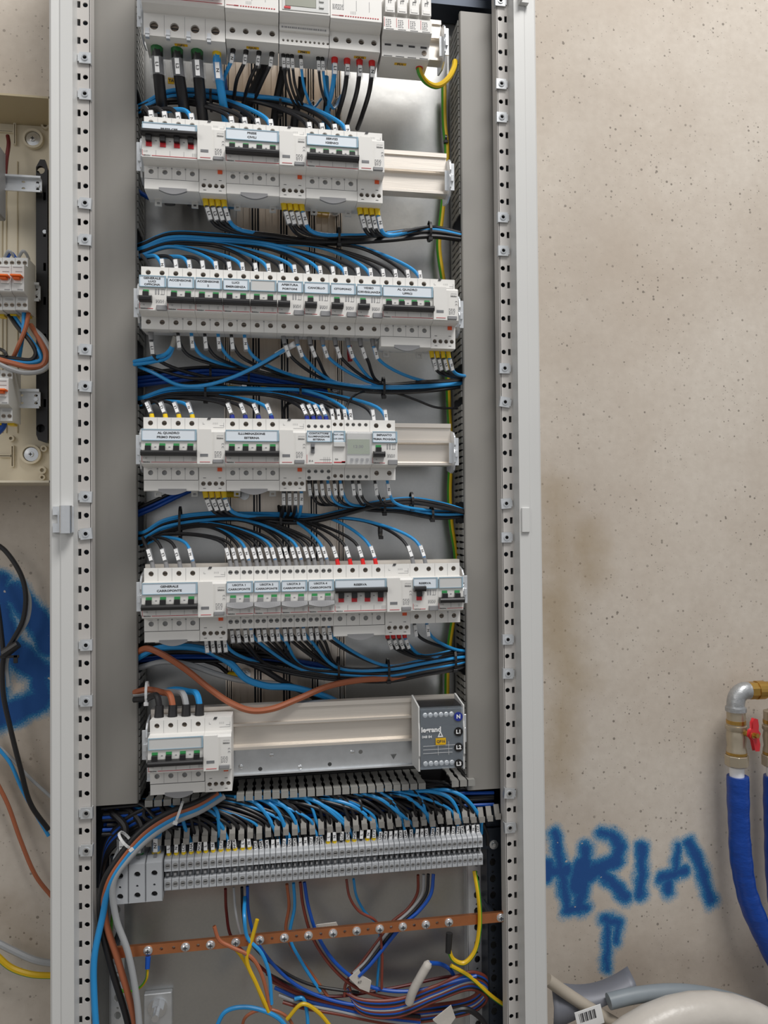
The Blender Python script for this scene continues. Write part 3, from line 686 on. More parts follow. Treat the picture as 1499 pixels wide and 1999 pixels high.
D['blank5'] = duo(5, 22, '', 'two-pole breaker with a blank label at the right end of its row', True)
D['low'] = rcbo4(6, 0, '', 'white four-pole breaker with a blank label on the lowest rail', blank=True)
# contactor, relay guard, timer (row 4)
t, off = dev('contactor', 4, 12, '', 'white two-module contactor labelled CONTATTORE ILLUMINAZIONE ESTERNA', 'contactor', None); w = 2*M
hx = [.0045, .0135, .0222, .0312]; D['cont'] = 'contactor'
part('housing', lambda: body_mb(w-.0003, [(x, -.0095) for x in hx], [(x, -.0712) for x in hx]+[(.0045, -.0800), (.0312, -.0800)], .0026, .0026), 'plastic_white', t, off)
screws(t, [(x, -.0095) for x in hx]+[(x, -.0712) for x in hx]+[(.0045, -.0800), (.0312, -.0800)], .0025, 'screw_grey', off)
card(t, .0008, w-.0007, 'CONTATTORE\nILLUMINAZIONE\nESTERNA', off, size=.0031)
part('selector', MB().box(.0062, .0112, -.0200, -.0175, -.0480, -.0345), 'plastic_midgrey', t, off, bevel=.0005)
part('selector_knob', MB().box(.0066, .0108, -.0230, -.0195, -.0420, -.0400), 'plastic_black', t, off)
part('red_line', lines([(.0006, .0010, -.0615, -.0500), (.0110, w-.001, -.0612, -.0606)], -.0183), 'ink_red', t, off)
text('25 A', .0030, t, (off[0]+.0060, off[1]-.0184, off[2]-.0585), 'ink', .02, 'rating_print')
part('diagram_print', lines([(.0180, .0330, -.0565, -.0562)]+[(.0235+i*.0025, .0238+i*.0025, -.0600, -.0530) for i in range(4)], -.0183), 'ink_soft', t, off)
ports('cont', 4, hx, 12, 0, -.083)
t, off = dev('fuse_protector', 4, 14, '', 'one-module device labelled PROT. CIRC. AUX between contactor and timer', 'relay', None); hx = [.0045, .0132]
part('housing', lambda: body_mb(M-.0003, [(x, -.0065) for x in hx], [(x, -.0775) for x in hx], .0027, .0027), 'plastic_white', t, off)
screws(t, [(x, -.0065) for x in hx]+[(x, -.0775) for x in hx], .0026, 'screw_dark', off)
card(t, .0008, M-.0007, 'PROT. CIRC\nAUX 230Vac', off, size=.0024)
part('flap', MB().box(.001, M-.0015, -.0220, -.0175, -.0395, -.0330), 'plastic_light', t, off, bevel=.0005)
part('red_line', lines([(.0015, M-.001, -.0610, -.0595), (.012, M-.001, -.0610, -.0585)], -.0183), 'ink_red', t, off)
text('25A', .0026, t, (off[0]+.0050, off[1]-.0184, off[2]-.0560), 'ink', .02, 'rating_print')
ports('prot', 4, hx, 14, 0, -.083)
t, off = dev('timer', 4, 15, '', 'digital timer with a small grey display beside the prime-rain breaker', 'timer', None); hx = [.0045, .0125, .0212, .0300]
part('housing', lambda: body_mb(2*M-.0003, [(x, -.0065) for x in hx], [(x, -.0785) for x in hx], .0026, .0026), 'plastic_white', t, off)
screws(t, [(x, -.0065) for x in hx]+[(x, -.0785) for x in hx], .0025, 'screw_grey', off)
part('display', MB().box(.0020, .0325, -.0192, -.0175, -.0490, -.0290), 'lcd_green', t, off)
text('12:30', .0055, t, (off[0]+.0165, off[1]-.0194, off[2]-.0390), 'ink', .02, 'display_digits', wide=1.2)
part('clear_window', MB().box(.0008, .0350, -.0232, -.0222, -.0630, -.0190).box(.0008, .0350, -.0222, -.0180, -.0200, -.0190).box(.0008, .0018, -.0222, -.018, -.063, -.019).box(.0340, .0350, -.0222, -.018, -.063, -.019), 'clear', t, off)
for i in range(4): part('push_button', lambda: MB().box(-.0018, .0018, -.0205, -.0178, -.0018, .0018), 'plastic_grey', t, (off[0]+.0080+i*.0070, off[1], off[2]-.0565), key='pb', bevel=.0003)
ports('timer', 4, hx, 15, 0, -.083)
D['timer'] = 'timer'; D['prot'] = 'prot'
# ---- top row (row 1)
R1 = ROW[1]
def topdev(kind, px0, px1, label, cat, H=.098):
    x0 = W(px0, 60, 0).x; x1 = W(px1, 60, 0).x; zb = W((px0+px1)/2, 0, 0).z
    return x0, x1-x0
def big(kind, px0, px1, pyb, label, cat, nh, hz, zn1, rh, sticker, H=.09, hmat='plastic_white', holes=None):
    """bottom-referenced body: front lower edge seen at pyb"""
    x0 = W(px0, 60, 0).x; w = W(px1, 60, 0).x-x0; zb = W((px0+px1)/2, pyb, 0).z
    t = thing(kind, label, cat, (x0, .05, zb)); off = (0, -.05, 0)
    hx = holes or [w*(i+.5)/nh for i in range(nh)]
    q = MB(); q.plate(rect(0, w-.0004, 0, zn1), [circ(x, hz, rh, 12) for x in hx], 0, .008, back=False)
    prof = [(0, 0), (0, zn1), (-.016, zn1+.003), (-.019, zn1+.006), (-.019, H+.02), (-.016, H+.022), (0, H+.024), (0, H+.04), (.05, H+.04), (.05, -.0), (.006, 0)]
    n = len(prof)
    for i in range(1, n):
        a, b = prof[i], prof[(i+1) % n]; q.add([(0, *a), (w-.0004, *a), (w-.0004, *b), (0, *b)], [(0, 1, 2, 3)])
    q.add([(0, *p) for p in prof], [tuple(range(n))]); q.add([(w-.0004, *p) for p in prof], [tuple(reversed(range(n)))])
    part('housing', q, hmat, t, off)
    screws(t, [(x, hz) for x in hx], rh*.96, 'screw_dark', off)
    if sticker:
        sx = w*sticker[1]
        st = part('device_sticker', MB().box(sx-.0085, sx+.0085, 0, .0044, -.0006, -.0002), 'yellow_sticker', t, (0, -.030, 0), rot=None)
        st.location = (0, off[1]+.012, -.0002)
        st.data.transform(Matrix.Identity(4))
        tx = text(sticker[0], .0056, st, (sx, .0022, -.0008), 'ink', .04); tx.rotation_euler = (-math.pi/2, 0, 0)
        tx.rotation_euler = (math.radians(90), 0, 0)
    return t, off, w, x0, zb, hx
big_specs = {}
t, off, w, x0, zb, hx = big('main_switch', 280, 440, 75, 'large main switch with a red handle at the top left', 'switch', 4, .014, .030, .0058, ('QF1', .44))
part('switch_handle', MB().cyl((.001, -.032, .0555), (w-.001, -.032, .0555), .0085, n=16).box(.003, w-.003, -.03, -.017, .050, .062), 'red', t, off, smooth=True)
part('red_line', lines([(.004, w-.003, .0385, .0390)], -.0193), 'ink_red', t, off)
part('pole_marks', lines([(w*(i+.5)/4-.007, w*(i+.5)/4-.001, .0425, .0445) for i in range(4)], -.0193), 'ink', t, off)
part('pole_seams', lines([(w*i/4-.0002, w*i/4+.0002, .001, .029) for i in (1, 2, 3)], 0), 'ink_soft', t, off)
for i in range(4): part('cable_clamp', lambda: MB().box(-.0025, .0025, -.001, .004, -.006, .006).box(-.003, .003, -.002, 0, -.002, 0), 'zinc', t, (w*i/4+.005, off[1], .0035), key='clampq')
big_specs['qf'] = (x0, zb, hx, w)
def modular(px0, px1, pyb, label, stick, key):
    t, off, w, x0, zb, hx = big('residual_current_switch', px0, px1, pyb, label, 'circuit breaker', 4, .0125, .0235, .0040, stick)
    part('red_marks', lines([(.020+i*.0034, .0220+i*.0034, .0330, .0342) for i in range(int((w-.022)/.0034))]+[(.002, .018, .0334, .0338), (.012, .018, .0330, .0342)], -.0193), 'ink_red', t, off)
    part('pole_seams', lines([(w*i/4-.0002, w*i/4+.0002, .0420, .0560) for i in (1, 2, 3)]+[(.028+i*.002, .0283+i*.002, .0370, .0410) for i in range(4)]+small_print([(.042+i*.002, .0007) for i in range(4)], .003, .018, seed=9), -.0193), 'ink_soft', t, off)
    big_specs[key] = (x0, zb, hx, w); return t, off, w
modular(440.6, 544, 80, 'white residual current switch marked QU1 beside the main switch', ('QU1', .5), 'qu1')
t, off, w = modular(643, 742, 98, 'white residual current switch marked QU2 above four red wire caps', ('QU2', .62), 'qu2')
cc = part('label_card', MB().box(.002, w-.002, -.0205, -.0190, .0660, .0760), 'paper', t, off); text('PREVENZIONE', .0040, cc, (w*.6, -.0208, .0700), 'ink', .03, wide=1.2)
# power meter
x0 = W(545, 60, 0).x; w = W(642, 60, 0).x-x0; zb = W(593, 90, 0).z
t = thing('power_meter', 'white power meter with a grey display and a column of buttons', 'power meter', (x0, .05, zb)); off = (0, -.05, 0)
hx = [.0055+i*.0061 for i in range(11)]
q = MB(); q.plate(rect(0, w, 0, .017), [circ(x, .006, .0018, 8) for x in hx], 0, .006, back=False)
prof = [(0, 0), (0, .017), (-.004, .0175), (-.004, .0265), (-.017, .029), (-.020, .032), (-.020, .110), (0, .112), (0, .13), (.05, .13), (.05, 0)]; n = len(prof)
for i in range(1, n):
    a, b = prof[i], prof[(i+1) % n]; q.add([(0, *a), (w, *a), (w, *b), (0, *b)], [(0, 1, 2, 3)])
q.add([(0, *p) for p in prof], [tuple(range(n))]); q.add([(w, *p) for p in prof], [tuple(reversed(range(n)))])
part('housing', q, 'plastic_white', t, off)
part('screen', MB().box(.008, w-.019, -.0212, -.0195, .0395, .0800), 'lcd', t, off, bevel=.0004)
part('screen_bezel', MB().plate(rect(.004, w-.002, .0345, .085), [rect(.0078, w-.0188, .0393, .0802)], -.0208, -.0196), 'plastic_light', t, off)
part('maker_badge', MB().box(.0065, .0150, -.0216, -.0206, .0358, .0386), 'red', t, off)
for i in range(4): part('button', lambda: MB().box(-.0032, .0032, -.0222, -.0205, -.0017, .0017), 'plastic_light', t, (w-.0115, off[1], .0415+i*.0085), key='pmb', bevel=.0004)
part('terminal_marks', lines(small_print([(.0205, .0022)], .003, w-.004, seed=2), -.0043), 'ink_soft', t, off)
screws(t, [(x, .006) for x in hx], .0017, 'screw_dark', off, slot=False)
st = part('device_sticker', MB().box(w*.5-.0085, w*.5+.0085, .010, .0148, -.0006, -.0002), 'yellow_sticker', t, off); tx = text('PM1', .0056, st, (w*.5, .0124, -.0008), 'ink', .04); tx.rotation_euler = (math.radians(90), 0, 0)
big_specs['pm'] = (x0, zb, hx, w)
# fuse holders: one unit of four drawers
x0 = W(745, 60, 0).x; w = W(838, 60, 0).x-x0; zb = W(790, 113, 0).z
t = thing('fuse_holder', 'white four-pole fuse and surge holder marked FU1 at the end of the top row', 'fuse holder', (x0, .05, zb)); off = (0, -.05, 0)
q = MB(); prof = [(0, 0), (0, .018), (-.002, .020), (-.016, .024), (-.018, .026), (-.018, .044), (-.010, .045), (-.010, .072), (0, .074), (0, .095), (.05, .095), (.05, 0)]
q.prism(prof, 0, w-.0004, 'x'); part('housing', q, 'plastic_white', t, off)
for i in range(4):
    cx = w*(i+.5)/4
    d = part('fuse_drawer', lambda: MB().box(-.0068, .0068, -.021, -.009, .048, .074).box(-.0050, .0050, -.0216, -.0205, .050, .056), 'plastic_white', t, (cx, off[1], 0), key='fd', bevel=.0006)
    part('symbol_print', lambda: lines([(-.0022, .0030, .0650, .0656), (.0008, .0013, .0610, .0705), (-.0022, -.0014, .0610, .0655), (.0005, .0034, .0672, .0676)], -.0213), 'ink', d, (0, 0, 0), key='fdp')
    part('red_mark', lambda: lines([(-.0078, -.0073, .030, .0425)], -.0183), 'ink_red', t, (cx, off[1], 0), key='fdr')
    part('print', lambda: lines(small_print([(.0300+j*.0024, .0008) for j in range(5)], -.0055, .0020, seed=4)+[(-.0055, .0055, .0270, .0276)], -.0183), 'ink_soft', t, (cx, off[1], 0), key='fdq')
    part('terminal_recess', lambda: MB().box(-.0045, .0045, -.0004, .0005, .0155, .0180).box(-.006, .006, -.0004, .0003, .0008, .0014), 'ink', t, (cx, off[1], 0), key='fdt')
part('terminal_screw', MB().cyl((w*.885, -.0006, .009), (w*.885, .001, .009), .0036), 'screw_dark', t, off)
st = part('device_sticker', MB().box(w*.42-.0085, w*.42+.0085, .012, .0168, -.0006, -.0002), 'yellow_sticker', t, off); tx = text('FU1', .0056, st, (w*.42, .0144, -.0008), 'ink', .04); tx.rotation_euler = (math.radians(90), 0, 0)
# ---- distribution block
p0 = W(806, 1392, .0); x0 = W(818, 1400, -.0).x; x1 = W(902, 1400, 0).x; zt = W(860, 1377, 0).z; zb = W(860, 1502, 0).z; w = x1-x0; hh = zt-zb
t = thing('distribution_block', 'clear-covered black four-bar distribution block with N, L1, L2 and L3 discs', 'distribution block', (x0, .044, zb)); off = (0, -.044, 0)
part('base', MB().box(0, w, .006, .044, .003, hh-.002).box(.0, w, .0, .01, .012, hh-.016), 'plastic_black', t, off)
part('side_plate', MB().prism([(-.004, .0), (-.004, .018), (-.006, .022), (-.006, hh-.03), (-.004, hh-.022), (-.004, hh), (.044, hh+.006), (.044, -.004)], -.0022, 0, 'x'), 'plastic_light', t, off, bevel=.0004)
part('side_plate', MB().prism([(-.004, .0), (-.004, .018), (-.006, .022), (-.006, hh-.03), (-.004, hh-.022), (-.004, hh), (.044, hh+.006), (.044, -.004)], w, w+.0022, 'x'), 'plastic_light', t, off, bevel=.0004)
part('front_plate', MB().box(.001, w-.001, -.003, .0, .020, hh-.028), 'plastic_black', t, off)
part('clear_cover', MB().box(.0005, w-.0005, -.0062, -.0052, .003, hh-.003).box(.0005, w-.0005, -.0052, .03, hh-.004, hh-.003).box(.0005, w-.0005, -.0052, .01, .003, .004), 'clear_hard', t, off)
for i in range(6):
    for z in (.010, hh-.012):
        part('bar_screw', lambda: MB().lathe((0, 0, 0), (0, -1, 0), [(0, .0034), (.003, .0034), (.0036, .0026)], 12).box(-.0025, .0025, -.0042, -.0034, -.0004, .0004), 'zinc', t, (.008+i*.0075, off[1]-.0006, z), key='bs')
for z, n_ in ((hh-.0150, 'N'), (hh-.036, 'L1'), (hh-.0575, 'L2'), (.0085, 'L3')):
    d = part('marking_disc', lambda: MB().cyl((0, -.0062, 0), (0, -.0070, 0), .0062, n=24), 'cap_blue' if n_ == 'N' else 'hole_black', t, (w-.0072, off[1], z), key=('md', n_ == 'N'))
    text(n_, .0075, d, (0, -.0073, 0), 'tag_white', .04)
text('legrand', .0095, t, (.0155, off[1]-.0066, hh-.0315), 'tag_white', .04, wide=1.0); text('048 84', .0050, t, (.0095, off[1]-.0066, hh-.0410), 'tag_white', .02)
st = part('device_sticker', MB().box(-.0072, .0072, -.0072, -.0063, -.0045, .0045), 'yellow_sticker', t, (w*.47, off[1], hh-.048)); text('QF16', .0052, st, (0, -.0074, 0), 'ink', .03)
part('table_print', MB().box(.004, w-.006, -.0067, -.0063, .0350, .0353).box(.004, w-.016, -.0067, -.0063, .0300, .0303).box(.004, w-.016, -.0067, -.0063, .0250, .0253).box(.0250, .0253, -.0067, -.0063, .022, .0400).box(.0400, .0403, -.0067, -.0063, .022, .0400), 'tag_white', t, off)
part('warning_triangle', MB().plate([(w*.40, hh-.042), (w*.53, hh-.042), (w*.465, hh-.033)], [[(w*.435, hh-.0405), (w*.495, hh-.0405), (w*.465, hh-.036)]], -.0067, -.0063), 'tag_white', t, off)
# ================================================================ wires
def spline(P, seg=8):
    P = [Vector(p) for p in P]
    if len(P) == 2: return [P[0].lerp(P[1], i/seg) for i in range(seg+1)]
    Q = [P[0]*2-P[1]]+P+[P[-1]*2-P[-2]]; out = []
    for i in range(1, len(Q)-2):
        p0, p1, p2, p3 = Q[i-1:i+3]
        def tj(a, b, t): return t+max((b-a).length, 1e-5)**.5
        t0 = 0; t1 = tj(p0, p1, t0); t2 = tj(p1, p2, t1); t3 = tj(p2, p3, t2)
        for k in range(seg):
            t = t1+(t2-t1)*k/seg
            A1 = p0*((t1-t)/(t1-t0))+p1*((t-t0)/(t1-t0)); A2 = p1*((t2-t)/(t2-t1))+p2*((t-t1)/(t2-t1)); A3 = p2*((t3-t)/(t3-t2))+p3*((t-t2)/(t3-t2))
            B1 = A1*((t2-t)/(t2-t0))+A2*((t-t0)/(t2-t0)); B2 = A2*((t3-t)/(t3-t1))+A3*((t-t1)/(t3-t1))
            out.append(B1*((t2-t)/(t2-t1))+B2*((t-t1)/(t2-t1)))
    out.append(P[-1]); return out
CN = {'k': ('wire_black', 'black'), 'b': ('wire_blue', 'light blue'), 'B': ('wire_blue_dark', 'dark blue'), 'n': ('wire_brown', 'brown'), 'r': ('wire_redbrown', 'reddish brown'),
      'g': ('wire_grey', 'grey'), 'y': ('wire_yellow', 'yellow'), 'x': ('wire_yellow', 'yellow and green'), 'd': ('wire_darkred', 'dark red')}
TG = ['L1', 'L2', 'L3', 'N']
def wire(pts, c, r, label, group=None, cap=None, tagtxt=None, tagfrac=.010, taglen=.016, seg=8, cat='wire', name='wire', n=8, clear=True, capend=True, capr=1.5, caplen=.009):
    """pts starts at the terminal. cap: colour of the end sleeve; tagtxt: marker text"""
    P = spline(pts, seg); mats = [CN[c][0]]+(['wire_green'] if c == 'x' else [])
    if cap is None and tagtxt is None:
        o = part(name, MB().tube(P, r, n, c == 'x'), mats, smooth=True); return tag(o, label, cat, group)
    base = P[0]; t = thing(name, label, cat, base, group)
    part('insulation', MB().tube([p-base for p in P], r, n, c == 'x'), mats, t, smooth=True)
    # arc length frame
    def at(s):
        a = 0
        for i in range(len(P)-1):
            l = (P[i+1]-P[i]).length
            if a+l >= s: return P[i].lerp(P[i+1], (s-a)/max(l, 1e-9)), (P[i+1]-P[i]).normalized()
            a += l
        return P[-1], (P[-1]-P[-2]).normalized()
    def place(o, s, flip=False):
        p, d = at(s); nrm = Vector((0, -1, 0)); nrm = (nrm-d*nrm.dot(d)).normalized(); z = d.cross(nrm)   # local x along wire, -y outward
        M3 = Matrix((d, -nrm, -z)).transposed() if True else None
        if M3.determinant() < 0: M3 = Matrix((d, -nrm, z)).transposed()
        o.matrix_local = Matrix.Translation(p-base) @ M3.to_4x4()
    if cap:
        L_ = caplen
        q = part('end_cap', lambda: MB().cyl((-.001, 0, 0), (L_, 0, 0), r*capr, r*capr*.86, n=10), cap, t, key=('cap', cap, r, capr, L_), smooth=True); place(q, .0005)
    if tagtxt:
        if clear: q = part('marker_sleeve', lambda: MB().cyl((0, 0, 0), (taglen+.003, 0, 0), r*1.45, n=8, cap=False), 'clear', t, key=('slv', r, taglen), smooth=True); place(q, tagfrac-.0015)
        wd_ = min(max(.0046, r*1.9), .0058)
        q = part('marker_tag', lambda: MB().box(0, taglen, -r*1.45-.0007, -r*1.45, -wd_/2, wd_/2), 'tag_white', t, key=('tg', taglen, wd_, r)); place(q, tagfrac)
        up = at(tagfrac)[1].z > 0
        k = ('tgt', tagtxt, wd_, taglen, r, up)
        if k not in CACHE:
            src = text_mesh(tagtxt, wd_*.95, .03, 'ink', 1.2).copy()
            src.transform(Matrix.Translation((taglen*.5, -r*1.45-.0009, 0)) @ (Matrix.Identity(4) if True else Matrix.Identity(4)))
            CACHE[k] = src
        x = bpy.data.objects.new('lettering', CACHE[k]); COL.objects.link(x); x.parent = q
    return t
rj = random.Random(3)
NICE = dict(cee='the PRESE CEE breaker', civili='the PRESE CIVILI breaker', servizi='the SERVIZI IGIENICI breaker', luci='the GENERALE LUCI OFFICINA breaker', acc1='the left ACCENSIONE breaker', acc2='the right ACCENSIONE breaker',
    emerg='the LUCI EMERGENZA breaker', blank3='the blank-labelled breaker in the long row', portoni='the APERTURA PORTONI breaker', cancello='the CANCELLO breaker', citofono='the CITOFONO breaker', video='the VIDEO SORVEGLIANZA breaker',
    uffici='the AL QUADRO UFFICI breaker', piano='the AL QUADRO PRIMO PIANO breaker', illum='the ILLUMINAZIONE ESTERNA breaker', pioggia='the PRIMA PIOGGIA breaker', gen='the GENERALE CARROPONTE breaker',
    u1='the leftmost grey-lever breaker', u2='the second grey-lever breaker from the left', u3='the third grey-lever breaker from the left', u4='the rightmost grey-lever breaker', ris='the four-pole RISERVA breaker', ris2='the narrow RISERVA breaker',
    cont='the contactor', timer='the timer', prot='the one-module device beside the timer')
def nice(k): return NICE[k]
_U = 'first second third fourth fifth sixth seventh eighth ninth tenth eleventh twelfth thirteenth fourteenth fifteenth sixteenth seventeenth eighteenth nineteenth'.split()
def nth(i):
    i += 1
    if i < 20: return _U[i-1]
    t_, u_ = divmod(i, 10); return (['twentieth', 'thirtieth', 'fortieth', 'fiftieth'][t_-2]) if u_ == 0 else ['twenty', 'thirty', 'forty', 'fifty'][t_-2]+'-'+_U[u_-1]
PN = ['first', 'second', 'third', 'fourth']
def top_set(items, guide, y, r, sp, cap_default=None, spy=.003, lead=.055, rise=.030, zoff=0, lean=-.006):
    """items: (device, index, colour, cap, tag); guide in pixels left to right; order = nesting, first hugs the devices"""
    G = [W(a, b, y) for a, b in guide]; n = len(items)
    for k, (dv, i, c, cap, tg) in enumerate(items):
        if c is None: continue
        Sx = PORT[D[dv] if D.get(dv) in PORT else dv]['top'][i]
        dz = sp*k-sp*n*.5+zoff; dy = ((k*7) % 5-2)*spy*.5+((-.006 if sp > .0015 else -.0015) if c == 'b' else .001)
        gp = [g+Vector((0, dy, dz*(1 if j else .7))) for j, g in enumerate(G) if g.x < Sx.x-lead or j == 0]
        gp[0] = G[0]+Vector((-.010, .020+dy*.4, dz*.75)); gp.insert(1, G[0]+Vector((.008, .006+max(dy, -.002), dz*.8)))
        if len(gp) == 2:
            gp.append(Vector(((G[0].x+Sx.x)/2-.004, y*.7, Sx.z+rise*1.25)))
        pts = [Sx-Vector((0, 0, .003)), Sx+Vector((-.0012+lean*.15, .001, .008)), Sx+Vector((lean*1.6-.003, y*.18, rise))]+list(reversed(gp))
        rr = r if not isinstance(r, dict) else r[c]
        wire(pts, c, rr, '%s wire into the %s top terminal of %s' % (CN[c][1], PN[i], nice(dv)), 'wires into the breaker tops', cap, tg, tagfrac=.012 if cap else .004, caplen=.010)
def bot_set(items, guide, y, r, sp, spy=.004, lead=.035, drop=.030, lean=.006, zoff=0, toleft=False):
    G = [W(a, b, y) for a, b in guide]; n = len(items)
    for k, (dv, i, c, cap, tg) in enumerate(items):
        if c is None: continue
        Sx = PORT[D[dv] if D.get(dv) in PORT else dv]['bot'][i]
        dz = sp*k-sp*n*.5+zoff; dy = ((k*3) % 5-2)*spy*.5+(-.002 if c == 'b' else .0)
        gp = [g+Vector((0, dy, dz)) for j, g in enumerate(G) if g.x > Sx.x+lead or j == len(G)-1]
        gp[-1] = G[-1]+Vector((.014, dy+.010, dz*.6))
        pts = [Sx+Vector((0, 0, .0012)), Sx+Vector((.001+lean*.12, 0, -.010)), Sx+Vector((lean*1.5+.004, y*.2, -drop))]+gp
        wire(pts, c, r, '%s wire from the %s bottom terminal of %s' % (CN[c][1], PN[i], nice(dv)), 'wires from the breaker bottoms', cap, tg, tagfrac=.013 if cap else .006, caplen=.011, taglen=.016)
def four(dv, cap=None, cols='kkkb', tags=TG): return [(dv, i, cols[i], cap, tags[i]) for i in range(4)]
top_set(four('cee')+four('civili')+four('servizi'), [(268, 208), (330, 194), (410, 193), (500, 203), (570, 213)], .075, .0031, .0016)
top_set([('luci', 0, 'k', None, None), ('luci', 1, 'b', None, 'N')]+[(d, i, 'kb'[i], None, ('L', 'N')[i]) for d in ('acc1', 'acc2', 'emerg', 'blank3', 'portoni', 'cancello', 'citofono', 'video') for i in (0, 1)]+four('uffici'),
        [(268, 488), (330, 476), (420, 478), (520, 487), (620, 494), (700, 502)], .075, .0025, .0013, rise=.026, zoff=.002)
top_set(four('piano', 'cap_yellow')+four('illum', 'cap_blue')+four('cont', 'cap_blue')+[('prot', 0, 'k', None, 'A'), ('prot', 1, 'k', None, 'B'), ('timer', 0, 'k', None, 'A1'), ('timer', 1, 'b', None, 'A2'), ('pioggia', 0, 'k', None, 'L'), ('pioggia', 1, 'b', None, 'N')],
        [(268, 782), (330, 770), (420, 768), (520, 770), (600, 774), (680, 782)], .075, .0024, .0011, rise=.024)
top_set(four('gen', 'cap_grey')+four('u1', 'cap_grey')+four('u2', 'cap_grey')+four('u3', 'cap_grey')+four('u4', 'cap_grey')+four('ris', 'cap_red')+[('ris2', 0, 'k', 'cap_grey', 'L'), ('ris2', 1, 'b', 'cap_grey', 'N')],
        [(268, 1052), (320, 1032), (400, 1018), (480, 1018), (560, 1019), (640, 1024), (720, 1034)], .075, .0022, .0010, rise=.032)
bot_set([x for x in four('cee', 'cap_yellow')+four('civili', 'cap_yellow')+four('servizi', 'cap_yellow')], [(540, 452), (600, 460), (680, 462), (760, 458), (840, 451), (893, 457)], .070, .0029, .0014, zoff=-.001)
bot_set([(d, i, 'kb'[i], 'cap_grey' if d not in ('acc1', 'acc2', 'emerg') else None, ('L', 'N')[i]) for d in ('acc1', 'acc2', 'emerg', 'portoni', 'cancello', 'citofono', 'video') for i in (0, 1)]+four('uffici', 'cap_yellow'),
        [(500, 712), (570, 727), (650, 742), (740, 752), (830, 750), (903, 742)], .080, .0024, .0013, drop=.026)
bot_set([('luci', 0, 'k', 'cap_grey', 'L1')], [(330, 712), (420, 740), (600, 755), (903, 748)], .09, .0026, .001, drop=.03, lean=0)
bot_set(four('piano', 'cap_yellow'), [(470, 1000), (540, 1013), (600, 1014), (660, 1002), (730, 984), (800, 976), (860, 985), (900, 1000)], .070, .0028, .0022)
bot_set([('cont', i, c, None, t_) for i, c, t_ in ((0, 'k', '1'), (1, 'k', '3'), (2, 'k', '5'), (3, 'b', 'N'))]+[('prot', 0, 'k', None, 'A'), ('prot', 1, 'b', None, 'B'), ('timer', 1, 'k', None, '3'), ('timer', 2, 'k', None, '4'), ('pioggia', 0, 'k', None, 'L'), ('pioggia', 1, 'b', None, 'N')],
        [(660, 978), (720, 988), (780, 992), (850, 1004), (900, 1003)], .078, .0021, .0013, lead=.03)
bot_set(four('gen', None)+four('u1', None)+four('u2')+four('u3')+four('u4')+four('ris', 'cap_red')+[('ris2', 0, 'k', None, 'L'), ('ris2', 1, 'b', None, 'N')],
        [(520, 1282), (590, 1297), (660, 1306), (757, 1309), (830, 1296), (890, 1286), (910, 1284)], .080, .0023, .0012, drop=.026)
# illuminazione esterna: short stubs hanging straight down
for i, p in enumerate(PORT[D['illum']]['bot']):
    wire([p+Vector((0, 0, .004)), p+Vector((.0, .004, -.012)), p+Vector((-.001, .02, -.030)), p+Vector((-.004, .05, -.036)), p+Vector((-.006, .07, -.02))], 'kkkb'[i], .0023, '%s wire dropping from the %s lower terminal of the ILLUMINAZIONE ESTERNA breaker' % (CN['kkkb'[i]][1], PN[i]), 'wires from the breaker bottoms', None, TG[i], tagfrac=.008)
def pw(L, c, r, label, group=None, **k):
    return wire([W(*p) for p in L], c, r, label, group, **k)
# --- top row cables
x0, zb, hx, w = big_specs['qf']
for i, (c, cp, rad) in enumerate((('k', 'cap_green', .0078), ('k', 'cap_green', .0078), ('k', 'cap_green', .0078), ('b', 'cap_yellow', .0058))):
    X0 = x0+hx[i]; dx = (.004, .010, .006, .014)[i]
    wire([Vector((X0, .026, zb+.003)), Vector((X0+.001, .028, zb-.02)), Vector((X0+dx*.5, .05, zb-.055)), Vector((X0+dx, .095, zb-.10)), Vector((X0+dx+.002, .11, zb-.18))], c, rad,
         '%s heavy cable into the %s terminal under the main switch' % (CN[c][1], PN[i]), 'heavy cables under the main switch', cp, 'L1 L2 L3 N'.split()[i], tagfrac=.019, taglen=.020, caplen=.017, capr=1.12, n=12)
x0, zb, hx, w = big_specs['qu1']
for i, c in enumerate('bkkk'):
    X0 = x0+hx[i]
    wire([Vector((X0, .022, zb+.003)), Vector((X0-.002, .025, zb-.012)), Vector((X0-.014, .045, zb-.028)), Vector((X0-.018-.004*i, .09, zb-.040)), Vector((X0-.030, .115, zb-.030))], c, .0026,
         '%s wire from the %s terminal of the switch marked QU1' % (CN[c][1], PN[i]), 'wires under the QU1 switch', 'hole_black', TG[3-i], tagfrac=.010, taglen=.012)
x0, zb, hx, w = big_specs['pm']
for j, (i, c) in enumerate(((0, 'k'), (1, 'k'), (2, 'k'), (4, 'b'), (8, 'k'), (9, 'b'))):
    X0 = x0+hx[i]
    wire([Vector((X0, .022, zb+.003)), Vector((X0+.001, .024, zb-.012)), Vector((X0+.005, .036, zb-.034)), Vector((X0+.018, .065, zb-.046)), Vector((X0+.034, .10, zb-.026+.004*j))], c, .0020,
         '%s thin wire from the %s used terminal of the power meter' % (CN[c][1], ordn[j] if j else 'first'), 'thin wires under the power meter', 'hole_black', '12', tagfrac=.009, taglen=.013)
x0, zb, hx, w = big_specs['qu2']
for i, c in enumerate('bkkk'):
    X0 = x0+hx[i]
    wire([Vector((X0, .022, zb+.003)), Vector((X0, .024, zb-.014)), Vector((X0-.002, .036, zb-.034)), Vector((X0-.008, .070, zb-.050)), Vector((X0-.010, .118, zb-.046))], c, .0034,
         '%s wire under the %s red cap of the switch marked QU2' % (CN[c][1], PN[i]), 'wires under the QU2 switch', 'cap_red', TG[i], tagfrac=.012, taglen=.014, caplen=.010)
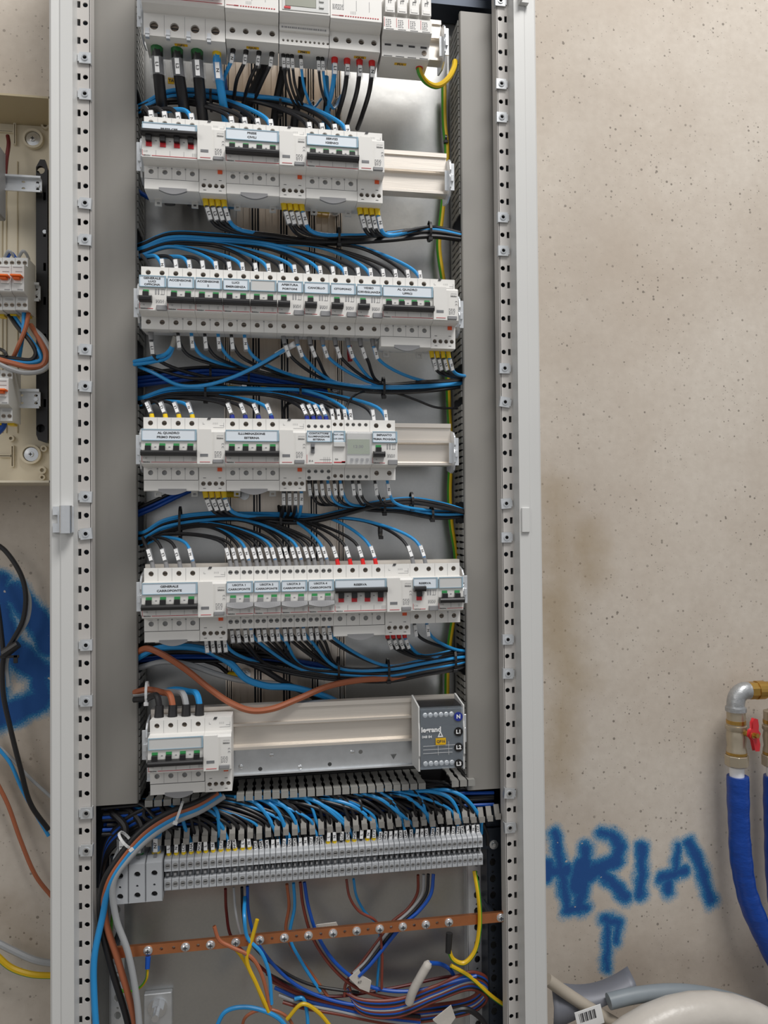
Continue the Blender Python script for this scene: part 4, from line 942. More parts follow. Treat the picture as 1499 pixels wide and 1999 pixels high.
pw([(636, 150, .10), (638, 200, .10), (642, 250, .10), (642, 300, .11)], 'b', .0045, 'blue cable dropping behind the SERVIZI IGIENICI breaker from the top row')
pw([(436, 150, .10), (440, 200, .10), (446, 300, .11)], 'B', .0052, 'dark blue cable dropping behind the PRESE CEE breaker')
for k, (L, lab) in enumerate((([(518, 118, .08), (506, 150, .09), (490, 185, .10), (478, 215, .10), (470, 260, .11)], 'thick black cable sloping left behind the wires under QU1'),
                              ([(556, 122, .08), (548, 160, .09), (540, 200, .10), (533, 260, .11)], 'thick black cable between the QU1 switch and the power meter'),
                              ([(590, 150, .09), (588, 180, .10), (578, 215, .10), (572, 262, .11)], 'thick black cable below the power meter'),
                              ([(640, 190, .09), (638, 215, .10), (636, 260, .11)], 'thick black cable beside the blue cable under QU2'))):
    pw(L, 'k', .0062, lab, None)
pw([(818, 121, .02), (819, 140, .02), (832, 160, .035), (852, 168, .045), (873, 155, .055), (886, 132, .07), (888, 120, .08)], 'x', .0042, 'yellow and green earth wire looping from the FU1 holder to the right trunk', cap='cap_red', capr=1.4, caplen=.010)
pw([(866, 165, .118), (867, 240, .118), (872, 300, .118), (862, 420, .118), (856, 480, .118), (866, 560, .118), (870, 640, .118), (872, 698, .118)], 'x', .0042, 'yellow and green earth wire running down beside the right trunk, upper stretch')
pw([(872, 700, .118), (876, 800, .118), (880, 880, .118), (877, 960, .118), (880, 1020, .118), (890, 1090, .118), (888, 1180, .118), (878, 1250, .118), (873, 1300, .118), (872, 1370, .118)], 'x', .0040, 'yellow and green earth wire running down beside the right trunk, lower stretch')
# --- rear bundles
def bundle(guide, y, cols, r, sp, lab, grp, seg=8):
    n = len(cols)
    for k, c in enumerate(cols):
        row, colm = divmod(k, 2)
        dz = (row-(n/2-1)/2)*sp; dy = colm*.0048+(row % 2)*.001
        G = [W(a, b, y) for a, b in guide]
        wire([g+Vector((0, dy, dz*(1+.12*math.sin(i*1.7+k)))) for i, g in enumerate(G)], c, r, lab if lab[:5] in ('black', 'short') else ('upper ' if dz > 0 else 'lower ')+CN[c][1]+' '+lab, grp, seg=seg)
bundle([(258, 742, 0), (330, 734, 0), (412, 727, 0), (480, 733, 0), (560, 748, 0), (640, 768, 0)] and [(258, 742), (330, 734), (412, 727), (480, 733), (560, 748), (640, 768)], .105, 'BBBBBBkk', .0026, .0052, 'wire of the rear bundle behind the ACCENSIONE outputs', 'rear bundle under the ten-breaker row')
bundle([(258, 1003), (300, 985), (350, 962), (400, 940)], .10, 'BBBBkk', .0026, .0052, 'wire of the rear bundle rising behind the AL QUADRO PRIMO PIANO breaker', 'rear bundle under the AL QUADRO PRIMO PIANO breaker')
bundle([(258, 1292), (340, 1284), (430, 1284), (520, 1287), (600, 1300), (660, 1312)], .108, 'kkBBBB', .0026, .0052, 'wire of the rear bundle under the GENERALE CARROPONTE breaker', 'rear bundle under the GENERALE CARROPONTE breaker')
bundle([(258, 1268), (330, 1262), (400, 1268), (480, 1275), (560, 1283)], .10, 'kkkk', .0026, .0052, 'black wire crossing just under the GENERALE CARROPONTE breaker', 'black wires under the GENERALE CARROPONTE breaker')
bundle([(258, 360), (270, 372), (290, 385)], .09, 'BB', .0026, .006, 'short blue wire leaving the left trunk under the PRESE CEE breaker', 'short blue wires beside the PRESE CEE breaker')
# splices
pw([(343, 657, .02), (338, 672, .025), (325, 690, .03), (300, 698, .04), (262, 706, .07)], 'b', .0028, 'light blue wire with a taped end curling to the left trunk under GENERALE LUCI OFFICINA', cap='tape_grey', capr=1.5, caplen=.014)
pw([(341, 668, .03), (328, 697, .035), (300, 706, .045), (262, 712, .07)], 'b', .0026, 'lower light blue wire of the taped pair under GENERALE LUCI OFFICINA')
pw([(574, 672, .02), (560, 680, .03), (540, 692, .035), (500, 715, .04), (450, 738, .045), (400, 752, .05), (350, 752, .055), (300, 728, .06), (262, 712, .08)], 'b', .0026, 'long light blue wire looping from the white taped splice to the left trunk', cap='tag_white', capr=1.6, caplen=.036)
pw([(545, 693, .04), (520, 708, .045), (480, 728, .05), (430, 737, .055), (370, 738, .06), (310, 722, .065), (265, 708, .08)], 'k', .0024, 'long black wire looping from the white taped splice to the left trunk')
pw([(676, 812, .03), (678, 790, .04), (695, 770, .06), (720, 764, .08), (770, 767, .08), (810, 780, .08), (850, 795, .08), (893, 797, .09)], 'k', .0018, 'thin black wire from the timer to a slot of the right trunk')
pw([(598, 820, .03), (560, 822, .05), (553, 810, .06), (560, 790, .07), (590, 783, .07), (612, 800, .05), (614, 826, .03)], 'k', .0021, 'black wire looping in an arch left of the contactor')
# cable lugs bolted to the ribbed support
for (a, b, fx, fy, lab) in ((452, 757, 330, 745, 'upper left'), (518, 750, 440, 735, 'upper middle'), (628, 757, 560, 750, 'upper right'), (452, 1316, 400, 1290, 'lower left'), (628, 410, 600, 402, 'topmost'), (450, 965, 400, 960, 'middle')):
    p = W(a, b, .118); q = W(fx, fy, .112); t = thing('bolted_cable_lug', '%s black cable ending in a yellow lug bolted to the ribbed support' % lab, 'cable lug', p, 'bolted cable lugs on the ribbed support')
    part('insulation', MB().tube(spline([q-p, (q-p)*.5+Vector((0, 0, .003)), Vector((-.004, 0, 0))], 6), .0032), 'wire_black', t, smooth=True)
    part('yellow_sleeve', MB().cyl((-.006, 0, 0), (.012, 0, -.001), .0044, .0040), 'cap_yellow', t, smooth=True)
    part('lug_plate', MB().plate(circ(.0205, -.001, .0075), [circ(.0205, -.001, .002, 8)], -.001, .001).box(.011, .016, -.001, .001, -.004, .003), 'chrome', t)
    part('bolt', MB().lathe((.0205, -.001, -.001), (0, -1, 0), [(0, .0052), (.003, .0052), (.003, .0030), (.0055, .0030)], 6), 'chrome', t)
# --- thick multi-colour leads
pw([(262, 1276, .08), (285, 1266, .07), (310, 1274, .06), (360, 1305, .05), (410, 1345, .045), (450, 1372, .04), (490, 1387, .035), (530, 1384, .035), (580, 1365, .045), (640, 1340, .06), (700, 1328, .07), (790, 1322, .08), (900, 1298, .09)], 'n', .0045, 'thick brown lead sagging over the bare lowest rail', seg=10)
pw([(262, 1288, .085), (300, 1268, .07), (350, 1262, .06), (400, 1268, .055), (450, 1295, .055), (480, 1325, .06), (520, 1339, .065), (570, 1342, .07), (640, 1362, .08), (680, 1385, .09)], 'b', .0048, 'thick light blue lead arching under the GENERALE CARROPONTE breaker', seg=10)
pw([(262, 1306, .09), (320, 1292, .08), (370, 1298, .07), (420, 1315, .07), (470, 1328, .075), (560, 1338, .08), (600, 1348, .09)], 'g', .0042, 'thick grey lead under the arching light blue lead')
pw([(262, 1278, .095), (340, 1272, .085), (430, 1276, .075), (500, 1300, .075), (560, 1335, .08), (620, 1364, .09), (650, 1385, .1)], 'k', .0045, 'thick black lead sloping down behind the lowest rail')
for i, (c, sx, pts) in enumerate((('k', 0, [(285, 1364), (262, 1366)]), ('n', 1, [(318, 1352), (290, 1346), (262, 1352)]), ('g', 2, [(345, 1352), (310, 1350), (262, 1356)]), ('b', 3, [(370, 1350), (340, 1346), (300, 1358), (262, 1368)]))):
    p = PORT[D['low']]['top'][i]
    wire([p-Vector((0, 0, .003)), p+Vector((0, .002, .012))]+[p+Vector((-.004, .008, .026))]+[W(a, b, .05+.01*j) for j, (a, b) in enumerate(pts)], c, .0043, 'thick %s lead into a black cap on top of the lowest breaker' % CN[c][1], 'four thick leads into the lowest breaker', 'plastic_black', None, capr=1.5, caplen=.017)
# --- ties
def tie(px, py, y, h_, w_=.010, c='plastic_black', lab='', tilt=0):
    p = W(px, py, y); t = thing('cable_tie', lab, 'cable tie', p, 'cable ties round the wire bundles'); t.rotation_euler = (0, math.radians(tilt), 0)
    def f():
        n = 16; q = MB()
        for i in range(n):
            a0, a1 = 2*math.pi*i/n, 2*math.pi*(i+1)/n
            P = []
            for a in (a0, a1):
                for rr_ in (1.0, 1.12): P.append((math.cos(a)*w_*rr_, math.sin(a)*h_*rr_))
            (a, b, c_, d) = P
            q.add([(s, *v) for s in (-.0017, .0017) for v in (a, b, d, c_)], [(0, 1, 2, 3), (4, 7, 6, 5), (0, 4, 5, 1), (1, 5, 6, 2), (2, 6, 7, 3), (3, 7, 4, 0)])
        return q
    part('strap', f, c, t, key=('tie', h_, w_, c)); part('tie_head', lambda: MB().box(-.0032, .0032, -.003, .003, -.0025, .0025), c, t, (0, -w_*.6, -h_*1.0), key=('tieh', c), bevel=.0005)
for a in ((412, 196, .075, .014, 'over the PRESE CEE breaker'), (547, 212, .075, .012, 'between PRESE CIVILI and SERVIZI IGIENICI tops'), (661, 463, .070, .014, 'below the SERVIZI IGIENICI breaker'), (838, 452, .070, .014, 'where the upper right bundle enters the trunk'),
          (412, 728, .105, .014, 'on the dark blue rear bundle'), (486, 738, .105, .014, 'on the rear bundle, right of its first tie'), (402, 768, .075, .013, 'above the AL QUADRO PRIMO PIANO breaker'), (586, 773, .075, .013, 'above the contactor wires'),
          (352, 1022, .075, .022, 'on the thick bundle left above GENERALE CARROPONTE'), (548, 1018, .072, .020, 'on the bundle above USCITA 3 CARROPONTE'), (742, 1036, .075, .010, 'on the bundle above the RISERVA breakers'),
          (749, 988, .078, .012, 'below the timer'), (803, 978, .072, .012, 'on the arching bundle right of the timer outputs'), (842, 1003, .078, .010, 'near the right trunk below the rail end'), (660, 1305, .080, .016, 'on the blue bundle below USCITA 4 CARROPONTE'),
          (757, 1308, .080, .016, 'on the blue bundle below the red caps'), (886, 1287, .080, .016, 'where the blue bundle meets the right trunk'), (748, 757, .080, .015, 'under the VIDEO SORVEGLIANZA outputs'), (869, 272, .118, .006, 'on the earth wire by the right trunk')):
    tie(a[0], a[1], a[2], a[3], .012 if a[3] > .007 else .006, 'plastic_black', 'black cable tie '+a[4])
tie(287, 1352, .052, .014, .010, 'tag_white', 'white cable tie on the thick leads at the left trunk')
# ================================================================ horizontal trunk
zA = W(600, 1542, .062).z; zBt = W(600, 1628, .060).z
xa, xb = xm(282, .07), xm(918, .07)
t = thing('wiring_duct', 'open horizontal grey slotted trunk full of blue and black wires below the lowest rail', 'wiring duct', ((xa+xb)/2, .13, zBt)); L = (-(xa+xb)/2, -.13, -zBt)
xw0, xw1 = sl1-.004, sr0+.004
part('trunk_base', MB().box(xw0, xw1, .124, .127, zBt-.002, zA+.002), 'plastic_black', t, L)
def toothh(): return MB().prism([(.126, 0), (.062, 0), (.060, -.0015), (.060, -.0088), (.0618, -.0088), (.0618, -.002), (.126, -.002)], -.0050, .0050, 'x')
def tooth2(): return MB().prism([(-.0052, .060), (.0052, .060), (.0052, .072), (.0036, .078), (.0036, .090), (.0052, .094), (.0036, .098), (.0036, .112), (.0052, .118), (.0052, .126), (-.0052, .126), (-.0052, .118), (-.0036, .112), (-.0036, .098), (-.0052, .094), (-.0036, .090), (-.0036, .078), (-.0052, .072)], -.002, 0, 'z').box(-.0052, .0052, .0595, .0612, -.0088, 0)
x = xa+.006
while x < xb:
    px = PX((x, .06, zA))[0]
    if not (430 < px < 462 or 832 < px < 878): part('upper_tooth', tooth2, 'trunk_tooth', t, (L[0]+x, L[1], L[2]+zA), key='th')
    x += .0125
def tooth3(): return MB().prism([(.0520, -.002), (.0520, .0065), (.0532, .0065), (.0532, .0005), (.0560, .0005), (.0640, .0160), (.0655, .0160), (.0580, -.002)], -.0040, .0040, 'x')
x = xm(290, .06); k = 0
while x < xm(985, .06):
    part('lower_tooth', tooth3, 'trunk_grey', t, (L[0]+x, L[1]+rj.uniform(-.003, .002), L[2]+W(600, 1626, .054).z+rj.uniform(-.001, .0015)), key='tl'); x += .0125
# wires lying in the trunk
for k in range(26):
    zz = zBt+.012+(k % 7)*.0062; yy = .080+(k//7)*.010; c = 'kkBkkBk'[k % 7] if k//7 else 'kBkkBkk'[k % 7]
    xs = [xw0+.006+.01*rj.random(), xm(350, yy), xm(500, yy), xm(650, yy), xm(800, yy), xw1-.01]
    wire([Vector((x_, yy+rj.uniform(-.002, .002), zz+rj.uniform(-.004, .003))) for x_ in xs], c, .0026, '%s wire lying deep in the open horizontal trunk' % CN[c][1], 'wires lying in the horizontal trunk, '+CN[c][1])
# ================================================================ terminal strip
YTm = .045
zt = W(600, 1658, YTm).z; zt2 = W(600, 1716, YTm).z; hT = zt-zt2
def xT(px): return W(px, 1690, YTm).x
def big_block(i, x0, x1):
    w = x1-x0; top = .001; H = W(265, 1757, YTm).z
    hgt = zt-H
    t = thing('terminal_block', '%s of the three wide grey terminal blocks with black screw holes' % ('leftmost', 'middle', 'rightmost')[i], 'terminal block', (x0, .08, H), 'wide end terminal blocks'); off = (0, -.08, 0)
    q = MB().plate(rect(0, w-.0006, 0, hgt), [circ(w*.5, hgt*.72, .0042), circ(w*.5, hgt*.42, .0017, 8), circ(w*.5, hgt*.17, .0042)], YTm-.006, YTm, back=False)
    q.prism([(YTm-.006, 0), (.08, -.002), (.08, hgt+.006), (YTm+.006, hgt+.006), (YTm-.006, hgt)], 0, .0008, 'x'); q.prism([(YTm-.006, 0), (.08, -.002), (.08, hgt+.006), (YTm+.006, hgt+.006), (YTm-.006, hgt)], w-.0014, w-.0006, 'x')
    q.box(0, w-.0006, YTm-.006, .08, -.001, 0).add([(0, YTm-.006, hgt), (w-.0006, YTm-.006, hgt), (w-.0006, YTm+.006, hgt+.006), (0, YTm+.006, hgt+.006), (0, .08, hgt+.006), (w-.0006, .08, hgt+.006)], [(0, 1, 2, 3), (3, 2, 5, 4)])
    part('housing', q, 'terminal_grey', t, off, key='tbig')
    part('recess', MB().box(.002, w-.002, YTm-.0005, YTm+.001, .001, hgt-.001), 'hole_black', t, off)
    part('latch', MB().box(w*.5-.002, w*.5+.002, YTm+.001, YTm+.008, hgt+.003, hgt+.0075), 'plastic_midgrey', t, off)
bw = (xT(319)-xT(219))/3
for i in range(3): big_block(i, xT(219)+bw*i, xT(219)+bw*(i+1))
part_x = xT(320); xe = xT(943)
ws = [.0100]*12+[.0077]*13+[.0094]*8+[.0077]*20
sc_ = (xe-part_x)/sum(ws); x = part_x; TX = []
for i, w0 in enumerate(ws):
    w = w0*sc_; wide = w0 > .008
    t = thing('terminal_block', '%s narrow grey terminal block from the left end of the long strip' % nth(i), 'terminal block', (x, .08, zt2), 'narrow terminal blocks of the long strip')
    off = (0, -.08, 0); key = ('tb', w0)
    def hb():
        prof = [(YTm, 0), (YTm, hT*.36), (YTm+.010, hT*.38), (YTm+.010, hT*.60), (YTm, hT*.62), (YTm, hT-.002), (YTm+.002, hT), (YTm+.010, hT+.001), (.080, hT+.004), (.080, -.004), (YTm+.010, -.005)]
        return MB().prism(prof, .0003, w-.0004, 'x').box(.0003, w-.0004, YTm-.0006, YTm+.0004, hT*.62, hT*.645)
    part('housing', hb, 'terminal_grey', t, off, key=(key, 'h'), bevel=.0003)
    r_ = .0029 if wide else .0022
    for z in (hT*.20, hT*.80):
        part('clamp_screw', lambda: MB().plate(circ(0, 0, r_*1.25, 12), [circ(0, 0, r_, 12)], YTm-.0006, YTm+.0002).cyl((0, YTm-.0003, 0), (0, YTm+.0005, 0), r_*.95, n=10).box(-r_*.75, r_*.75, YTm-.0006, YTm-.0002, -r_*.18, r_*.18, 1), ['screw_grey', 'hole_black'], t, (w/2, -.08, z), key=(key, 's'))
    part('bridge_slot', lambda: MB().box(w*.12, w*.75, YTm+.0085, YTm+.0098, hT*.40, hT*.58), 'plastic_midgrey' if wide else 'hole_black', t, off, key=(key, 'b'))
    part('bridge_lug', lambda: MB().box(w*.3, w*.62, YTm+.001, YTm+.009, hT*.46, hT*.54), 'plastic_grey', t, off, key=(key, 'l'))
    part('wire_guide', lambda: MB().prism([(YTm+.008, hT), (YTm+.014, hT+.004), (YTm+.020, hT+.004), (YTm+.020, hT)], w*.2, w*.8, 'x'), 'plastic_grey', t, off, key=(key, 'g'))
    TX.append((x+w/2, wide)); x += w
# strip rail
t = tag(part('terminal_rail', MB().box(xT(205), xm(985, .09), .082, .088, zt2+.006, zt-.004).box(xT(205), xm(985, .09), .078, .088, zt-.006, zt-.004), 'steel_dark'), 'dark steel rail carrying the long strip of terminal blocks', 'rail')
# rail fixing bolt
p = W(964, 1649, .08); tag(part('rail_bolt', MB().lathe((p.x, .082, p.z), (0, -1, 0), [(0, .007), (.002, .007), (.002, .004), (.005, .003)], 12), 'chrome', smooth=True), 'bright bolt at the right end of the terminal strip rail', 'bolt')
# wires into terminal tops from the horizontal trunk
n = len(TX)
for i, (tx, wide) in enumerate(TX):
    c = 'b' if i % 5 == 3 or i in (24, 33) else 'k'; r_ = .0026 if wide else .0021
    y0 = YTm+.013; lenx = rj.uniform(.03, .15) if c == 'b' else rj.uniform(.02, .16)
    zc = zA-rj.uniform(.004, .014)
    pts = [Vector((tx, y0, zt-.001)), Vector((tx+rj.uniform(-.002, .001), y0+.001, zt+.014)), Vector((tx-.003, y0+.006, zBt+.004)), Vector((tx-.008, y0+.004, zBt+.018)), Vector((tx-lenx*.35, y0+.006, zBt+.038)), Vector((tx-lenx*.75, .075, zc-.004)), Vector((tx-lenx-.03, .092, zc-.002))]
    if tx-lenx-.03 < xw0+.01: pts[-1].x = xw0+.012; pts[-2].x = (pts[-1].x+tx)/2
    wire(pts, c, r_, '%s wire into the top of the %s narrow terminal block from the left' % (CN[c][1], nth(i)), 'wires into the tops of the long terminal strip', 'cap_yellow' if wide and (i < 12 or i % 3) else None, ['L', 'N', 'LC7', 'LNA', 'NC6'][i % 5], tagfrac=.0065 if wide else .002, taglen=.012, caplen=.005, clear=False, capr=1.45)
for i in range(3):
    tx = xT(219)+bw*(i+.5); c = 'kkb'[i]
    wire([Vector((tx, .058, zt-.002)), Vector((tx, .058, zt+.016)), Vector((tx+.002, .066, zt+.040)), Vector((tx-.02, .085, zA-.02)), Vector((tx-.05 if i else tx-.02, .1, zA-.014))], c, .0052, '%s cable into the %s wide terminal block' % (CN[c][1], PN[i]), 'cables into the wide terminal blocks', ('cap_green', 'cap_green', 'cap_yellow')[i], ('L1', 'L2', 'N7')[i], tagfrac=.012, taglen=.018, capr=1.35, caplen=.010)
# big arcs over the trunk
for k, (a, b, c_, d, e, f_) in enumerate(((458, 1556, 520, 1590, 543, 1640), (480, 1556, 545, 1588, 560, 1640), (500, 1554, 570, 1592, 585, 1638), (560, 1556, 640, 1580, 688, 1630), (600, 1562, 700, 1580, 740, 1625), (690, 1550, 770, 1580, 808, 1615), (750, 1552, 820, 1575, 848, 1612), (790, 1546, 880, 1560, 900, 1608), (835, 1543, 910, 1560, 938, 1600), (400, 1580, 425, 1590, 428, 1640))):
    pw([(a, b, .075), ((a+c_)/2+6, (b+d)/2-8, .066), (c_, d, .062), (e, f_, .064), (e+1, f_+28, .068)], 'b', .0028, 'bright blue wire arcing over the horizontal trunk, %s from the left' % ordn[k if k < 9 else 9].replace('topmost', 'first'), 'bright blue arcs over the horizontal trunk')
for k in range(14):
    a = 455+k*30; pw([(a, 1556, .085), (a+40, 1572, .070), (a+80, 1592, .066), (a+104, 1622, .066), (a+107, 1650, .070)], 'k', .0026, 'black wire arcing over the horizontal trunk between the bright blue arcs', 'black arcs over the horizontal trunk')
# thick leads from the lowest breaker to the cabinet's lower left
for k, (c, off_, endp) in enumerate((('k', 0, [(196, 1790, .05), (215, 1880, .05), (250, 1999, .05), (262, 2080, .05)]), ('n', 1, [(205, 1790, .045), (232, 1880, .045), (262, 1990, .045), (270, 2080, .045)]), ('b', 2, [(200, 1790, .04), (184, 1870, .04), (184, 1950, .04), (194, 2080, .04)]), ('g', 3, [(226, 1790, .035), (250, 1860, .035), (268, 1960, .035), (276, 2080, .035)]))):
    o_ = off_*6
    pw([(420+o_, 1548+off_*2, .06), (380+o_*.6, 1568+off_*5, .048), (330+o_*.6, 1586+off_*6, .042), (280+o_*.6, 1618+off_*6, .036), (236+o_*.8, 1668+off_*3, .032), (204+o_, 1720, .030)]+endp, c, .0044, 'thick %s lead sweeping from under the lowest breaker to the cabinet bottom left' % CN[c][1], 'thick leads sweeping down at the lower left', n=10, seg=9)
tie(350, 1584, .045, .013, .011, 'tag_white', 'white cable tie on the thick leads under the lowest breaker', 20); tie(246, 1640, .038, .013, .011, 'tag_white', 'white cable tie on the thick leads above the wide terminal blocks', -40)
# black and dark blue cables in the trunk's left corner
for k in range(7):
    pw([(400-k*6, 1552+k*3, .08), (330, 1566+k*5, .075), (260, 1590+k*6, .075), (215, 1630+k*5, .08), (200, 1700, .09), (196, 1780, .10)], 'kBkBkkk'[k], .0032, '%s cable curving down in the dark corner left of the wide terminal blocks' % CN['kBkBkkk'[k]][1], 'cables in the lower left corner, '+CN['kBkBkkk'[k]][1])
# ================================================================ copper busbar
yb_ = .055; a = W(213, 1855, yb_); b = W(990, 1796, yb_); zb0 = (a.z+b.z)/2
sp_ = [(289, 1852), (362, 1847), (411, 1843), (460, 1838), (507, 1835), (555, 1832), (602, 1828), (650, 1824), (696, 1820), (741, 1817), (786, 1814), (831, 1811), (876, 1808)]
t = thing('copper_busbar', 'long copper earth busbar with cross-head screws across the cabinet bottom', 'busbar', (a.x, yb_+.003, zb0)); OX = a.x
sx_ = [W(u, v, yb_).x for u, v in sp_]
hl = [circ(x_-OX, 0, .0024, 10) for x_ in [(sx_[i]+sx_[i+1])/2 for i in range(1, 12)]]+[circ(sx_[0]+(sx_[1]-sx_[0])*f-OX, 0, .0024, 10) for f in (.35, .68)]
part('bar', MB().plate(rect(0, b.x-OX, -.0072, .0072), hl, -.003, .002), 'copper', t)
for x_ in sx_+[W(977, 1797, yb_).x]:
    part('bar_screw', lambda: MB().lathe((0, -.003, 0), (0, -1, 0), [(0, .0062), (.0012, .0062), (.0014, .0050), (.0036, .0046), (.0046, .0030)], 14).box(-.003, .003, -.0082, -.0074, -.0005, .0005, 1).box(-.0005, .0005, -.0082, -.0074, -.003, .003, 1), ['chrome', 'steel_dark'], t, (x_-OX, 0, 0), key='bbs', smooth=False)
for x_ in (.004, b.x-OX-.02): part('stand_off', lambda: MB().cyl((0, .002, 0), (0, .045, 0), .005), 'steel_dark', t, (x_, 0, 0), key='so')
# earth lugs
pw([(289, 1868, .052), (288, 1885, .05), (286, 1910, .052), (270, 1930, .06), (240, 1935, .07), (220, 1910, .08), (214, 1870, .09), (218, 1800, .10), (222, 1770, .10)], 'x', .0019, 'thin yellow and green wire from a blue lug on the busbar', cap='wire_blue_dark', capr=2.0, caplen=.014)
pw([(877, 1822, .052), (876, 1850, .05), (884, 1872, .05), (905, 1880, .05), (925, 1860, .05), (936, 1810, .05), (934, 1750, .05), (926, 1700, .06)], 'x', .0033, 'yellow and green wire looping from the last busbar screw up to the terminal strip', cap='plastic_black', capr=1.5, caplen=.026)
# ================================================================ lower field wiring
yl = .095
fw = [
 ('d', .0022, [(440, 1735), (442, 1780), (452, 1830), (500, 1880), (560, 1925), (640, 1945), (760, 1930), (900, 1905), (950, 1920)], 'dark red wire falling from the strip behind the busbar and swinging right'),
 ('k', .0022, [(472, 1732), (474, 1780), (484, 1830), (530, 1880), (600, 1920), (700, 1938)], 'black wire falling from the strip left of the bare-ended blue wire'),
 ('B', .0024, [(483, 1730), (485, 1780), (500, 1835), (540, 1890), (590, 1930), (680, 1960), (800, 1962), (860, 1950)], 'dark blue wire falling beside the bare-ended blue wire'),
 ('b', .0026, [(478, 1752), (477, 1790), (483, 1830), (510, 1860), (525, 1900), (530, 1960)], 'light blue wire with a bare copper end in front of the busbar'),
 ('g', .0018, [(456, 1732), (460, 1780), (470, 1830)], 'grey wire falling from the strip behind the busbar left part'),
 ('n', .0024, [(560, 1726), (564, 1770), (558, 1815), (570, 1850), (600, 1890), (640, 1945)], 'brown wire falling from the strip near its middle'),
 ('b', .0024, [(573, 1724), (575, 1770), (566, 1830), (590, 1880), (625, 1935)], 'light blue wire falling from the strip near its middle'),
 ('r', .0024, [(586, 1722), (592, 1770), (610, 1830), (650, 1890), (700, 1930), (780, 1950), (850, 1940)], 'reddish brown wire swinging right below the busbar'),
 ('B', .0026, [(594, 1722), (602, 1770), (622, 1830), (660, 1885), (720, 1925), (800, 1935), (930, 1905)], 'dark blue wire swinging right below the busbar middle'),
 ('r', .0020, [(676, 1716), (682, 1750), (700, 1778), (735, 1800), (745, 1850), (745, 1930)], 'reddish brown wire falling right of the strip middle'),
 ('b', .0020, [(690, 1716), (696, 1750), (712, 1780), (738, 1808), (740, 1860), (735, 1935)], 'light blue wire falling right of the strip middle'),
 ('r', .0022, [(816, 1708), (814, 1745), (795, 1775), (765, 1800), (735, 1840), (705, 1880), (675, 1920), (672, 1945)], 'reddish brown wire curving left from the right part of the strip'),
 ('g', .0024, [(827, 1707), (824, 1745), (800, 1778), (770, 1805), (740, 1842), (712, 1880), (690, 1900)], 'grey wire curving left from the right part of the strip'),
 ('k', .0024, [(836, 1706), (832, 1745), (808, 1778), (778, 1806), (748, 1842), (715, 1884), (694, 1905)], 'black wire curving left from the right part of the strip'),
 ('B', .0026, [(846, 1706), (841, 1745), (818, 1778), (786, 1806), (756, 1842), (722, 1884), (700, 1906)], 'dark blue wire curving left from the right part of the strip'),
 ('n', .0026, [(418, 1808), (428, 1835), (450, 1848), (490, 1868), (510, 1900), (528, 1970)], 'brown wire with a frayed bare end in front of the busbar left half'),
 ('y', .0028, [(502, 1795), (490, 1840), (482, 1875), (500, 1920), (525, 1975)], 'yellow wire crossing in front of the busbar'),
 ('y', .0024, [(436, 1832), (466, 1860), (490, 1900), (520, 1970)], 'yellow wire starting behind the busbar left half'),
 ('x', .0030, [(880, 1885), (915, 1905), (960, 1945), (1000, 1972), (1050, 2000)], 'yellow and green wire running out at the bottom right of the cabinet'),
 ('b', .0030, [(420, 2010), (440, 1975), (480, 1966), (540, 1985), (570, 2020)], 'light blue wire hooping up at the bottom edge left of the middle'),
 ('n', .0022, [(470, 2020), (480, 1985), (520, 1970), (560, 1985), (580, 2020)], 'brown wire hooping up at the bottom edge beside the blue one'),
 ('b', .0028, [(575, 1950), (590, 1948), (598, 1970), (602, 2020)], 'light blue wire curling down at the bottom edge middle'),
 ('y', .0028, [(560, 1990), (590, 1960), (620, 1975), (650, 2010)], 'yellow wire curling at the bottom edge middle'),
 ('k', .0040, [(880, 1975), (910, 1970), (940, 1990), (960, 2030)], 'black cable curling at the bottom edge near the right upright'),
]
for k, (c, r_, P_, lab) in enumerate(fw):
    yy = yl-.010-(k % 5)*.004 if k not in (3, 15, 16) else .035
    pw([(a_, b_, (YTm+.03 if j == 0 and b_ < 1760 else yy-.0 if k in (3, 15, 16) else yy-(j % 2)*.001)) for j, (a_, b_) in enumerate(P_)], c, r_, lab, None, cap='copper' if k in (3, 15) else None, capr=.8, caplen=.016)
cols = 'rBkrBgrBkr'
for k in range(10):
    o_ = k*5.2
    pw([(672+k, 1935-k, .082), (700, 1950+o_*.5, .075), (770, 1952+o_*.7, .070), (850, 1925+o_*.6, .072), (920, 1898+o_*.7, .078), (950, 1912+o_*.8, .085), (925, 1945+o_*.6, .09), (850, 1962+o_*.6, .09), (760, 1968+o_*.6, .088), (690, 1958+o_*.4, .088)], cols[k], .0026, '%s wire coiled in the loose hank at the cabinet bottom' % CN[cols[k]][1], 'wires of the loose hank at the bottom, '+CN[cols[k]][1], seg=8)
for k in range(5):
    pw([(520+k*8, 1900+k*14, .09), (590, 1935+k*8, .085), (660, 1955+k*6, .08), (740, 1975+k*5, .08), (820, 1985+k*5, .085)], 'krBgr'[k], .0026, '%s wire crossing low towards the loose hank' % CN['krBgr'[k]][1], 'wires crossing low towards the hank, '+CN['krBgr'[k]][1])
